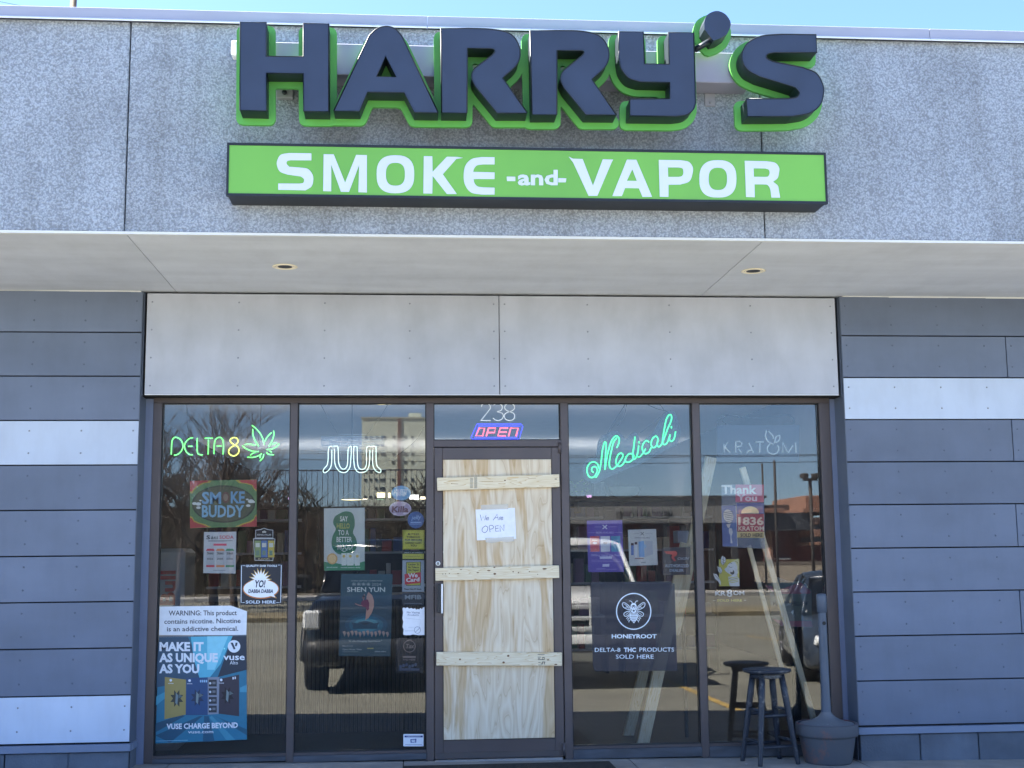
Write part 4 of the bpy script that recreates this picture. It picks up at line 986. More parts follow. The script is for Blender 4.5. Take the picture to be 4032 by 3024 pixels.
for x_, w_ in ((474, 44), (522, 60), (588, 48)): d.poly([(x_,1500),(x_+w_,1500),(x_+w_-2,1606),(x_+2,1608)], (214, 216, 208), 3 if w_ < 60 else 4); d.ell(x_+w_/2, 1526, 13, 13, (206, 178, 96), 5, 14)
d.text('SEE OUR RANGE', 346, 440, 1628, 9, (206, 216, 206), .02, 4); d.text('mood better daily', 470, 640, 1628, 9, (206, 216, 206), .02, 4)
d.tx = d.tx
d.make('poster', 'white poster with a green blob reading SAY HELLO TO A BETTER MOOD!', 'poster')
d = Draw(*C3, YI); d.sheet.prism([[d.P(994+84*math.cos(q), 976-64*math.sin(q)) for q in [2*math.pi*k/32 for k in range(32)]]], d.Y, d.Y+.001, ink((92, 158, 204)))
d.text('SQUEEZE', 932, 1046, 976, 32, (214, 226, 236), .04); d.text('WHIP', 948, 1040, 1004, 28, (214, 226, 236), .04)
d.make('sticker', 'light blue oval sticker with puffy white letters, topmost of the round stickers', 'sticker')
d = Draw(*C3, YI+.004); d.sheet.prism([[d.P(986+96*math.cos(q), 1112-63*math.sin(q)) for q in [2*math.pi*k/32 for k in range(32)]]], d.Y, d.Y+.001, ink((206, 190, 212)))
d.ell(986, 1112, 88, 56, (176, 158, 186), 1); d.text('Killa', 912, 1056, 1142, 52, (110, 66, 84), .035, 3, shear=.1)
d.ell(940, 1160, 16, 9, (222,206,226), 2, 12); d.ell(1030, 1154, 20, 9, (222,206,226), 2, 12)
d.make('sticker', 'lilac oval sticker with dark red lettering below the light blue one', 'sticker')
d = Draw(*C3, YI+.008); d.sheet.prism([[d.P(1122+72*math.cos(q), 1210-73*math.sin(q)) for q in [2*math.pi*k/32 for k in range(32)]]], d.Y, d.Y+.001, ink((56, 96, 158)))
d.text('jelly', 1082, 1166, 1208, 36, (130, 166, 214), .02, 3, shear=.2, rise=-.1); d.line([(1076,1232),(1170,1232)], 10, (130, 166, 214), 2, False); d.line([(1070,1246),(1174,1246)], 4, (130, 166, 214), 2, False)
d.make('sticker', 'deep blue round sticker with pale script, lowest of the round stickers', 'sticker')
YL_ = (190, 184, 66); DK = (34, 38, 34)
d = Draw(*C3, YI)
d.base([(1007,1298),(1197,1298),(1197,1467),(1007,1467)], YL_)
for k_, t_ in enumerate(('BUYING', 'TOBACCO', 'FOR MINORS', 'COULD COST', 'YOU')): w_ = (96, 118, 150, 144, 54)[k_]; d.text(t_, 1102-w_/2, 1102+w_/2, 1342+25*k_, 17, DK, .03)
for st in ([(1014,1306),(1190,1306),(1190,1460),(1014,1460)],): d.line(st, 2.5, DK, 1, False, True)
d.make('warning_sticker', 'square yellow sticker about buying tobacco for minors', 'sticker')
d = Draw(*C3, YI); d.base([(1003,1478),(1195,1478),(1195,1553),(1003,1553)], (44, 50, 58)); d.rect(1006, 1505, 1192, 1550, YL_, 1); d.text('UNDER 21 NO TOBACCO', 1020, 1180, 1499, 8, (190,194,196), .02); d.line([(1030,1528),(1160,1528)], 3, (120,116,50), 2, False)
d.make('warning_sticker', 'low black and yellow strip sticker between the two yellow tobacco stickers', 'sticker')
d = Draw(*C4, YI)
d.base([(915,12),(1088,12),(1088,262),(912,262)], (158, 166, 178))
d.poly([(945,26),(1062,24),(1060,212),(945,214)], DK, 1); d.poly([(949,30),(1058,28),(1056,208),(949,210)], YL_, 2)
for k_, t_ in enumerate(('Under 21', 'No Tobacco', 'No Vapor')): d.text(t_, 962, 1046, 52+22*k_, 15, DK, .03, 4)
d.poly([(932,122),(1060,106),(1062,190),(934,206)], (196, 48, 62), 4); d.text('We', 960, 1036, 150, 34, (230,230,232), .03, 6, rise=-.06); d.text('Card', 944, 1050, 184, 32, (230,230,232), .03, 6, rise=-.06)
d.text('Please Have ID Ready', 930, 1066, 246, 12, DK, .03)
d.make('warning_sticker', 'grey edged sticker with red We Card panel on yellow', 'sticker')
d = Draw(*C4, YI); d.base([(915,272),(1086,270),(1086,370),(915,370)], (20, 26, 38)); d.line([(919,277),(1082,277),(1082,365),(919,365)], 2, (90,100,116), 1, False, True); d.text('MFIB', 934, 1066, 320, 34, (150, 156, 160), .03); d.line([(930,354),(1070,354)], 6, (110,118,126), 1, False)
d.make('sticker', 'dark sticker with bold grey letters MFIB under the We Card sticker', 'sticker')
d = Draw(*C4, YO)
edge = [(915,395),(925,386),(940,392),(955,384),(968,396),(985,390),(1000,398),(1015,392),(1024,404),(1035,398),(1048,402),(1058,390),(1070,400),(1080,384),(1090,384),(1090,605),(1040,606),(1000,600),(975,606),(930,605),(920,600),(924,560),(915,540),(922,500),(914,470),(920,430)]
d.base(edge, (226, 230, 238), th=.0008); d.text('No Vaping', 950, 1052, 432, 15, (112, 124, 152), .01); d.text('Products', 958, 1044, 452, 14, (112, 124, 152), .01)
d.line([(940,470),(1060,484),(1050,540),(960,545)], 2, (176,184,198), 1, False); d.line([(1034+24*math.cos(q), 565+26*math.sin(q)) for q in [2*math.pi*k/16 for k in range(16)]], 4, (140,150,170), 1, True, True); d.line([(1015,585),(1056,545)], 4, (140,150,170), 1, False); d.line([(935,572),(1010,572)], 3, (170,178,192), 1, False)
d.make('paper_notice', 'torn edged white paper sheet on the second window beside the door frame', 'notice')
d = Draw(*C4, YI); cpal = (150, 130, 124)
d.base([(862,628),(1080,628),(1080,905),(862,905)], None, th=.0006, m=film_mat('film_grey', (58, 56, 66), .45))
d.line([(970+46*math.cos(q), 694+46*math.sin(q)) for q in [2*math.pi*k/20 for k in range(20)]], 6, cpal, 1, True, True); d.text('Tax', 938, 1006, 708, 34, cpal, .03, 3, shear=.2)
d.rect(918, 770, 1022, 786, cpal, 2); d.text('PAID HERE', 920, 1018, 806, 14, cpal, .03)
for k_ in range(6): d.ell(900+24*k_, 855-8*(k_ % 3), 11, 14, (84, 96, 124), 1, 10)
d.rect(888,868,1050,886,(70,82,110),1)
d.make('sticker', 'faded see-through decal with a brown ring, under the torn white paper', 'sticker')
d = Draw(*C4, YO); d.base([(923,1392),(928,1389),(1079,1389),(1083,1393),(1083,1484),(1079,1487),(926,1487),(922,1483)], (226, 230, 238), th=.0008)
d.rect(932, 1402, 1076, 1416, (40, 54, 120), 1); d.text('CERTIFICATION', 948, 1058, 1413, 8, (200,208,226), .02); d.poly([(978,1430),(1026,1426),(1024,1458),(980,1460)], (60, 76, 140), 1); d.text('SE', 986, 1018, 1454, 20, (226,230,238), .04, 4); d.line([(936,1472),(1070,1472)], 4, (150,160,180), 1, False)
d.make('sticker', 'small white and blue card sticker low in the right corner of the second window', 'sticker')
d = Draw(*C4, YI)
d.base([(430,120),(838,122),(820,775),(410,772)], (26, 76, 92))
d.poly([(424,300),(832,300),(825,600),(416,600)], (22, 68, 88), 1)
for k_, rr in enumerate((170, 135, 100, 66)): d.ell(628, 525, rr, rr*.55, ((26,82,106),(36,104,128),(58,134,154),(96,160,174))[k_], 1+k_)
PLT = (164, 176, 176)
d.text('CHINA BEFORE COMMUNISM', 508, 756, 180, 11, (150,166,166), .02, 6)
for k_ in range(4):
    x_ = 516+38*k_; d.line([(x_,194),(x_+30,194)], 4, PLT, 6, False); d.line([(x_+15,188),(x_+15,214)], 4, PLT, 6, False); d.line([(x_,204),(x_+30,204)], 4, PLT, 6, False); d.line([(x_+4,214),(x_+15,200),(x_+28,214)], 3, PLT, 6, False)
d.text('2024', 672, 746, 214, 24, PLT, 0, 6); d.text('SHEN YUN', 476, 778, 262, 38, (206, 214, 210), .02, 6)
d.poly([(630,300),(645,262),(676,290),(690,335),(688,380),(672,430),(646,470),(622,486),(626,430),(632,380)], (196, 150, 134), 6)
d.poly([(586,352),(598,330),(612,328),(640,322),(652,350),(650,400),(636,412),(620,384),(596,380)], (120, 38, 76), 7); d.ell(606, 308, 11, 13, (130, 92, 84), 8, 12); d.ell(608, 298, 10, 8, (40,30,34), 8, 12)
d.line([(598,372),(570,368),(540,356)], 7, (180,130,120), 7); d.line([(606,330),(612,300),(614,282)], 6, (180,130,120), 7)
d.poly([(508,505),(560,510),(575,500),(620,492),(665,500),(690,512),(735,504),(718,528),(718,556),(520,556),(522,526)], (24, 74, 96), 6); d.poly([(590,508),(650,508),(640,522),(600,522)], (16,50,70), 7)
for k_ in range(12):
    x_ = 440+31*k_; dy = 6*math.sin(k_*1.9); d.poly([(x_,578+dy),(x_+20,572+dy),(x_+28,590+dy),(x_+16,618+dy),(x_+8,596+dy)], (176,150,140), 6)
d.text('"A Life-Changing Experience."', 484, 750, 658, 14, (186,196,196), .015, 6, shear=.15); d.text('March 2-4', 440, 520, 696, 11, (160,178,178), .02, 6); d.text('Opera House, Texas', 440, 592, 724, 13, (176,190,190), .02, 6); d.text('tickets online', 694, 784, 740, 12, (176,190,190), .02, 6); d.line([(440,737),(566,737)], 4, (130,150,150), 6, False); d.rect(636,706,686,714,(176,170,90),6)
d.make('poster', 'dark teal poster of a leaping dancer headed SHEN YUN', 'poster')

# ------------------------------------------------------------------ fourth window (right of the door)
d = Draw(*C7, YI)
PU = (92, 66, 164); LV = (176, 160, 220)
d.base([(258,1192),(584,1186),(600,1664),(272,1666)], PU)
d.rect(262, 1194, 584, 1224, (116, 92, 182), 1)
d.line([(404,1232),(444,1268)], 9, (226,222,236), 2, False); d.line([(444,1232),(404,1268)], 9, (226,222,236), 2, False); d.line([(330,1250),(392,1249)], 3, LV, 2, False); d.line([(456,1249),(530,1248)], 3, LV, 2, False)
d.text('NOW AVAILABLE', 343, 505, 1310, 17, LV, .03); d.line([(268,1304),(330,1303)], 3, LV, 2, False); d.line([(516,1300),(586,1299)], 3, LV, 2, False)
for x_, c in ((288, (206, 70, 92)), (384, (206, 204, 216)), (480, (60, 140, 176))): d.poly([(x_,1336),(x_+86,1334),(x_+88,1476),(x_+4,1478)], c, 2); d.line([(x_+20,1372),(x_+68,1372)], 3, (240,220,230) if x_ != 384 else (90,84,100), 3, False); d.ell(x_+44, 1398, 20, 12, (230,200,214) if x_ != 384 else (110,100,124), 3, 14)
d.text('1000mg Hemp Live Resin', 298, 570, 1518, 20, LV, .02); d.poly([(378,1522),(490,1520),(490,1542),(378,1544)], (206,200,226), 2)
for y_ in (1556, 1570): d.line([(300,y_),(574,y_-2)], 5, (140,120,196), 2, False)
d.poly([(404,1592),(466,1590),(464,1614),(402,1616)], (206,200,226), 2); d.line([(346,1636),(430,1634)], 14, (130,110,190), 2, False); d.line([(436,1640),(530,1638)], 4, (150,130,200), 2, False)
d.make('poster', 'purple poster headed NOW AVAILABLE with red, white and teal packs', 'poster')
d = Draw(*C7, YI)
d.base([(636,1276),(896,1268),(912,1600),(650,1608)], (196, 194, 192))
d.line([(754,1298),(782,1326)], 7, (96,96,104), 2, False); d.line([(782,1298),(754,1326)], 7, (96,96,104), 2, False); d.line([(690,1312),(742,1310)], 3, (140,140,146), 2, False); d.line([(796,1309),(856,1307)], 3, (140,140,146), 2, False); d.text('NOW AVAILABLE', 700, 838, 1356, 13, (120,120,126), .02)
d.rect(666, 1400, 690, 1510, (92, 118, 176), 2); d.rect(664, 1398, 690, 1420, (70,44,54), 3); d.rect(700, 1390, 722, 1530, (206,206,210), 2); d.rect(698, 1388, 722, 1412, (70,44,54), 3); d.poly([(733,1386),(784,1376),(790,1526),(738,1524)], (112, 158, 204), 2); d.poly([(792,1376),(862,1380),(868,1500),(796,1526)], (176,176,182), 2); d.poly([(788,1408),(808,1424),(796,1450),(780,1430)], (150,180,206), 3)
d.rect(700,1536,780,1545,(150,110,110),2); d.line([(756,1578),(800,1577)], 12, (150,150,154), 2, False)
d.make('poster', 'white poster of slim bottles and a pale blue box beside the purple poster', 'poster')
d = Draw(*C7, YI+.01)
d.base([(950,1440),(1208,1432),(1212,1690),(956,1694)], None, th=.0008, m=film_mat('film_navy', (34, 38, 54), .75))
RD = (206, 74, 62)
d.poly([(970,1474),(1078,1470),(1092,1490),(1080,1520),(1060,1526),(1080,1560),(1062,1566),(1034,1530),(1046,1506),(1020,1500),(990,1496)], RD, 1)
d.text('OKIN', 1090, 1192, 1552, 26, (176,180,186), .01, 3, shear=.25); d.text('AUTHORIZED', 976, 1196, 1620, 28, (166,172,184), .03); d.text('DEALER', 1020, 1152, 1662, 26, (166,172,184), .03)
d.make('sticker', 'dark sticker with a red wing mark above AUTHORIZED DEALER', 'sticker')
d = Draw(*C8, YO)
d.base([(252,188),(270,184),(880,182),(918,200),(940,888),(290,892),(272,860)], None, th=.0008, m=film_mat('film_smoke', (42, 48, 64), .52))
WB = (226, 236, 246)
d.line([(594+136*math.cos(q), 417+142*math.sin(q)) for q in [2*math.pi*k/40 for k in range(40)]], 8, WB, 2, False, True)
d.ell(593, 377, 24, 26, WB, 2, 20); d.ell(593, 380, 15, 14, (50,60,80), 3, 16); d.poly([(582,372),(593,384),(604,372),(598,392),(588,392)], WB, 4)
for sgn in (1, -1):
    X = lambda x: 594+sgn*(x-594)
    d.line([(X(604),355),(X(612),338),(X(628),334)], 5, WB, 2)
    d.line([(X(612),400),(X(636),370),(X(668),348),(X(684),356),(X(674),384),(X(640),402),(X(612),404)], 5, WB, 2)
    d.line([(X(618),398),(X(650),372),(X(674),356)], 3, WB, 2); d.line([(X(630),398),(X(652),376)], 3, WB, 2); d.line([(X(660),388),(X(640),380)], 3, WB, 2)
    d.line([(X(616),412),(X(650),420),(X(672),436),(X(662),456),(X(636),448),(X(618),424)], 5, WB, 2); d.line([(X(622),418),(X(658),444)], 3, WB, 2)
    for a_, b_, c_ in (((612,440), (636,458), (652,476)), ((622,468), (636,474), (640,490)), ((618,482), (630,492), (632,504))): d.line([(X(a_[0]),a_[1]),(X(b_[0]),b_[1]),(X(c_[0]),c_[1])], 4.5, WB, 2)
d.poly([(580,400),(608,400),(616,424),(594,432),(572,424)], WB, 2); d.ell(594, 412, 9, 8, (50,60,80), 3, 12)
d.poly([(568,434),(620,434),(628,456),(618,484),(596,512),(572,486),(560,456)], WB, 2)
for y_, w_ in ((444, 46), (457, 52), (470, 48), (483, 34), (496,18)): d.line([(594-w_/2,y_),(594+w_/2,y_)], 4, (50,60,80), 4, False)
d.text('HONEYROOT', 420, 776, 630, 33, WB, .025); d.text('DELTA-8', 286, 488, 738, 34, WB, .0); d.text('THC', 516, 612, 738, 34, WB, .03); d.text('PRODUCTS', 640, 914, 736, 34, WB, .0); d.text('SOLD HERE', 452, 752, 792, 34, WB, .0)
d.make('window_decal', 'smoky see-through decal with a white bee in a ring above HONEYROOT', 'decal')
# ------------------------------------------------------------------ fifth window
d = Draw(*CA, YI)
d.base([(328,860),(722,858),(730,1450),(338,1432)], None, th=.0008, m=film_mat('film_pale', (150, 158, 176), .35))
d.rect(458, 860, 718, 1022, (190, 84, 112), 1); d.poly([(328,1052),(462,1050),(476,1428),(340,1428)], (88, 104, 154), 1); d.line([(330,1052),(462,1050),(476,1428)], 4, (214,206,196), 2, False)
d.rect(470, 1030, 718, 1128, (66, 82, 140), 1); arc_ = [(592+82*math.cos(q), 1126-66*math.sin(q)) for q in [math.pi*k/20 for k in range(21)]]; d.poly(arc_, (222, 206, 160), 2)
d.text('Thank', 330, 652, 942, 78, (232,224,216), .03, 4); d.text('You', 470, 656, 1010, 60, (226,206,212), .03, 4)
d.poly([(470,1132),(718,1130),(720,1292),(474,1290)], (176, 72, 84), 2); d.text('1836', 482, 716, 1230, 72, (232,204,180), .035, 4); d.text('KRATOM', 484, 718, 1284, 42, (232,204,180), .02, 4)
d.poly([(474,1294),(722,1294),(724,1350),(474,1348)], (214, 184, 124), 2); d.text('SOLD HERE', 502, 706, 1340, 32, (92, 82, 70), .04, 4)
d.ell(392, 1150, 44, 62, (196,186,178), 3, 24, rot=-.25)
for k_ in range(7): d.line([(352+3*k_,1118+17*k_),(436-1*k_,1106+17*k_)], 5, (60, 64, 92), 4, False)
d.poly([(372,1226),(414,1220),(404,1256),(388,1258)], (196,186,178), 3); d.poly([(396,1262),(424,1262),(432,1300),(420,1340),(430,1400),(412,1400),(410,1330),(396,1300)], (184,180,186), 3)
d.make('poster', 'Thank You poster with a microphone and 1836 KRATOM SOLD HERE', 'poster')
d = Draw(*CB, YI)
OC = (196, 184, 84)
d.base([(248,100),(400,98),(402,300),(250,300)], OC)
SK = (206, 206, 210)
d.poly([(330,128),(350,118),(372,118),(388,140),(392,190),(380,220),(350,222),(322,206),(300,190),(288,172),(306,160),(316,140)], SK, 1)
d.poly([(316,226),(384,218),(400,250),(402,300),(330,300),(320,262)], SK, 1)
for y_ in (226, 238, 250, 262): d.line([(314,y_),(350,y_+10),(394,y_)], 5, OC if y_ != 238 else (150,140,60), 2)
d.poly([(352,112),(392,94),(400,130),(398,180),(390,214),(384,180),(384,150),(370,122)], (214,206,150), 3); d.line([(366,112),(390,130),(396,190)], 3, (90,84,50), 4)
d.line([(318,132),(332,126),(346,132)], 3, (40,40,44), 3); d.line([(322,152),(336,160),(350,156)], 3, (40,40,44), 3); d.ell(348, 196, 16, 18, (50,50,56), 3, 16); d.ell(342, 186, 12, 8, SK, 4, 12)
for pts in ([(272,72),(296,86),(300,116),(278,144),(264,128),(262,96)], [(234,150),(262,160),(274,184),(262,208),(242,190)], [(203,204),(232,212),(250,240),(262,268),(262,296),(240,262),(220,246)]): d.poly(pts, SK, 2)
for st in ([(282,80),(280,140)], [(240,156),(262,202)], [(208,208),(250,250)], [(268,96),(292,110)], [(270,118),(292,126)]): d.line(st, 2.5, (60,60,60), 4, False)
for st in ([(272,72),(296,86),(300,116),(278,144),(264,128),(262,96)], [(234,150),(262,160),(274,184),(262,208),(242,190)]): d.line(st, 2.5, (60,60,60), 4, False, True)
WK = (206, 212, 220)
d.text('KR', 220, 300, 368, 32, WK, .03); d.text('8', 306, 348, 378, 54, WK, .02); d.text('OM', 354, 438, 366, 32, WK, .03); d.text('SOLD HERE', 234, 422, 414, 17, OC, .03); d.line([(204,408),(222,408)], 3, WK, 2, False); d.line([(436,405),(452,405)], 3, WK, 2, False)
d.make('window_decal', 'yellow decal of a laughing woman in profile above KR8OM SOLD HERE', 'decal')

# ------------------------------------------------------------------ things standing just inside the glass
def stick(name, u0, v0, u1, v1, wpx, Y0, Y1, mt, label, cat='board', group=None, th=.038):
    a = at(u0, v0, Y0); b = at(u1, v1, Y1)
    A = Vector((a[0], Y0, a[1])); Bp = Vector((b[0], Y1, b[1])); L = (Bp-A).length; wd = wpx/FPX*(Y0-CAMY)
    m = MB(); m.box(0, L, 0, th, -wd/2, wd/2, bev=.003)
    o = m.build(name, mt, None, label, cat, group)
    ex = (Bp-A).normalized(); ez = Vector((1, 0, 0)); ez = (ez-ex*ez.dot(ex)).normalized(); ey = ez.cross(ex)
    if ey.y < 0: ey = -ey
    ez = ex.cross(ey)
    o.matrix_world = Matrix(((ex.x, ey.x, ez.x, A.x), (ex.y, ey.y, ez.y, A.y), (ex.z, ey.z, ez.z, A.z), (0, 0, 0, 1))); return o
GR = 'lumber leaning inside the windows'
stick('leaning_board', 2524, 2972, 2705, 2140, 46, .52, .36, PINE, 'wide pale board leaning behind the bee decal in the fourth window', group=GR)
stick('leaning_board', 2655, 2500, 2802, 1800, 44, .70, .50, PINE, 'wide pale board leaning between the fourth and fifth windows', group=GR)
stick('leaning_board', 2468, 2930, 2556, 2560, 40, 1.25, 1.0, PINE, 'dim short board standing deeper inside the fourth window', group=GR)
stick('leaning_board', 3206, 2835, 2925, 1840, 24, .50, .34, PINE, 'long narrow strip leaning left behind the ash planter', group=GR, th=.03)
stick('leaning_board', 3082, 2640, 2950, 2150, 18, .62, .42, PINE, 'thin pale lath leaning behind the yellow decal window', group=GR, th=.02)
def ipart(mb, nm, mt, e): return mb.build(nm, mt, e)
# counter with corrugated front
ct = empty('service_counter', label='shop counter with a ribbed metal front behind the first two windows', cat='counter')
cy = 1.7; a = at(745, 2380, cy); b = at(1690, 2380, cy); zt = at(1200, 2345, cy)[1]
m = MB(); m.box(a[0], b[0], cy+.03, cy+.6, .046, zt-.04); ipart(m, 'carcass', mat('counter_dark', (40, 40, 46)), ct)
m = MB(); x = a[0]
while x < b[0]-.03: m.tube([(x+.015, cy+.02, .05), (x+.015, cy+.02, zt-.045)], .013, n=6); x += .033
ipart(m, 'ribbed_front', mat('ribbed_metal', (92, 90, 88), .6, metal=.2, var=.2), ct)
m = MB(); m.box(a[0]-.03, b[0]+.03, cy-.03, cy+.63, zt-.04, zt, bev=.004); ipart(m, 'counter_top', mat('counter_top', (96, 96, 104), .5), ct)
# drinks cooler with the word Bull reading upwards
cl = empty('drinks_cooler', label='pale grey drinks cooler with upright red Bull lettering at the left window edge', cat='cooler')
cyy = .95; a = at(610, 2160, cyy); b = at(722, 2400, cyy)
m = MB(); m.box(a[0]-.22, b[0], cyy, cyy+.5, .047, a[1], bev=.03); ipart(m, 'cabinet', mat('cooler_grey', (172, 172, 182), .4, var=.04), cl)
d = Draw(*C2, cyy-.002)
vs, fs, wd = glyphs('Bull', .03, 3)
L0 = at(540+250/1.703, 2050+565/1.703, cyy); L1 = at(540+250/1.703, 2050+335/1.703, cyy); Ln = L1[1]-L0[1]; Hh = at(540+250/1.703, 2300, cyy)[0]-at(540+150/1.703, 2300, cyy)[0]
m = MB(); m.add([(L0[0]-vy*Hh/CAPH, cyy-.002, L0[1]+vx*Ln/wd) for vx, vy in vs], fs); o = m.build('lettering', mat('cooler_red', (170, 42, 62), .5), cl, autosm=True)
# small pale box on the right
p = at(2200+1090/2.3367, 1540+1283/2.3367, 1.0); q = at(2200+1200/2.3367, 1540+1397/2.3367, 1.0)
m = MB(); m.box(p[0], q[0], 1.0, 1.15, q[1], p[1], bev=.004); m.box((p[0]+q[0])/2-.01, (p[0]+q[0])/2+.01, 1.05, 1.09, .046, q[1]-.0005, mat('counter_dark', (40, 40, 46)))
m.build('display_stand', mat('box_grey', (176, 180, 192)), None, 'small blank pale grey panel on a thin stand behind the fourth window', 'display stand')
# bulkhead shelf with the things on it
sh = empty('wall_shelf', label='long high shelf across the room behind the fourth window', cat='shelf')
sy = 3.4; z_ = at(2400, 1540+978/2.3367, sy)[1]; x0_ = at(2235, 1960, sy)[0]; x1_ = at(2760, 1960, sy)[0]
m = MB(); m.box(x0_, x1_, sy, sy+.35, z_-.03, z_); ipart(m, 'shelf_board', mat('counter_top', (96, 96, 104)), sh)
for xx in (x0_+.1, x1_-.1): m = MB(); m.box(xx, xx+.03, sy+.02, sy+.3, z_-.14, z_-.0305); ipart(m, 'bracket', mat('counter_dark', (40, 40, 46)), sh)
p = at(2200+302/2.3367, 1540+815/2.3367, sy+.1); q = at(2200+445/2.3367, 1540+975/2.3367, sy+.1)
e = empty('framed_picture', label='dark square framed picture standing on the high shelf', cat='picture')
m = MB(); m.box(p[0], q[0], sy+.1, sy+.12, z_+.001, p[1], bev=.004); ipart(m, 'frame', mat('counter_dark', (40, 40, 46)), e)
m = MB(); m.box(p[0]+.02, q[0]-.02, sy+.096, sy+.0995, z_+.02, p[1]-.02); ipart(m, 'print', mat('pic_grey', (150, 156, 170), .6, var=.7, scale=14), e)
c = at(2200+610/2.3367, 1540+930/2.3367, sy+.15)
m = MB(); m.lathe([(.05, 0), (.12, .03), (.15, .09), (.155, .1), (.13, .09), (.04, .02), (.001, .015)], c[0], sy+.17, None, 24, z_+.001)
m.build('white_bowl', mat('bowl_white', (214, 218, 214), .35), None, 'round white bowl on the high shelf beside the framed picture', 'bowl')
c = at(2200+190/2.3367, 1540+930/2.3367, sy+.15); e = empty('potted_plant', label='small leafy plant with yellow green leaves on the high shelf', cat='plant')
m = MB(); m.lathe([(.001, 0), (.04, 0), (.05, .06), (.04, .055), (.001, .05)], c[0]+.02, sy+.17, None, 16, z_+.001); ipart(m, 'pot', mat('cooler_grey', (172, 172, 182)), e)
m = MB(); rr = random.Random(5)
for k in range(46):
    q1 = rr.uniform(0, 6.28); r1 = rr.uniform(.02, .15); h1 = rr.uniform(.05, .17); P = Vector((c[0]+.02+r1*math.cos(q1), sy+.17+r1*.6*math.sin(q1), z_+h1)); dv = Vector((math.cos(q1), math.sin(q1)*.6, rr.uniform(-.2, .6))).normalized()*.04; sd_ = dv.cross(Vector((0, 0, 1))).normalized()*.014
    m.add([P, P+dv*.5+sd_, P+dv, P+dv*.5-sd_], [(0, 1, 2, 3)])
ipart(m, 'foliage', mat('leaf_bright', (150, 178, 90), .6, var=.3, scale=20), e)
# mirror board and pendant lamp
e = empty('pendant_lamp', label='lit shallow pendant lamp hanging inside behind the second window', cat='lamp')
py_ = 3.2; c = at(1130+562/2.2115, 1500+1035/2.2115, py_)
m = MB(); m.tube([(c[0], py_, c[1]+.06), (c[0], py_, IZ-.001)], .004, n=5); ipart(m, 'cable', CORD, e)
m = MB(); m.lathe([(.012, .07), (.03, .06), (.10, .012), (.106, 0), (.10, .004), (.02, .05)], c[0], py_, None, 24, c[1]); ipart(m, 'shade', mat('shade_dark', (50, 48, 46), .4), e)
m = MB(); m.lathe([(.0005, .006), (.05, .0), (.098, .003)], c[0], py_, None, 24, c[1]); ipart(m, 'bulb', glow((255, 226, 150), 1.4), e)
for u_, v_, du, dv_, lab in ((1500, 1950, 34, 22, 'lit cream display panel inside, left of the light blue sticker'), (1533, 1950, 12, 22, 'narrow lit cream panel just left of the light blue sticker')):
    p = at(u_-du/2, v_-dv_/2, 4); q = at(u_+du/2, v_+dv_/2, 4); e = empty('lit_panel', label=lab, cat='light panel')
    m = MB(); m.box(p[0], q[0], 4, 4.08, q[1], p[1], bev=.002); ipart(m, 'housing', mat('counter_dark', (40, 40, 46)), e)
    m = MB(); m.box(p[0]+.004, q[0]-.004, 3.996, 3.9995, q[1]+.004, p[1]-.004); ipart(m, 'diffuser', glow((255, 236, 170), .9), e)
# floor display in the fifth window
e = empty('floor_display', label='pink and grey floor display lettered MELLOW FELLOW behind the ash planter pole', cat='display')
dyy = .85; d = Draw(*CB, dyy)
d.base([(630,350),(640,250),(700,235),(760,262),(880,268),(940,330),(945,610),(720,600),(640,540)], (120, 130, 128), th=.12)
d.poly([(590,290),(720,320),(860,270),(935,340),(930,356),(700,358),(620,330)], (170, 108, 128), 1); d.poly([(640,540),(730,560),(940,560),(950,606),(720,600)], (170, 108, 128), 1)
d.text('MELLOW FELLOW', 650, 910, 444, 30, (56, 62, 66), .015, 3, shear=.2)
d.sheet.build('display_card', None, e); d.pr.build('picture', None, e, autosm=True); d.tx.build('lettering', None, e, autosm=True)
p = at(2700+840/1.8986, 2450, dyy+.05)
m = MB(); m.box(p[0]-.025, p[0]+.025, dyy+.14, dyy+.18, .047, p[1]); m.box(p[0]-.2, p[0]+.2, dyy-.1, dyy+.3, .046, .07, bev=.004); ipart(m, 'stand', mat('counter_dark', (40, 40, 46)), e)
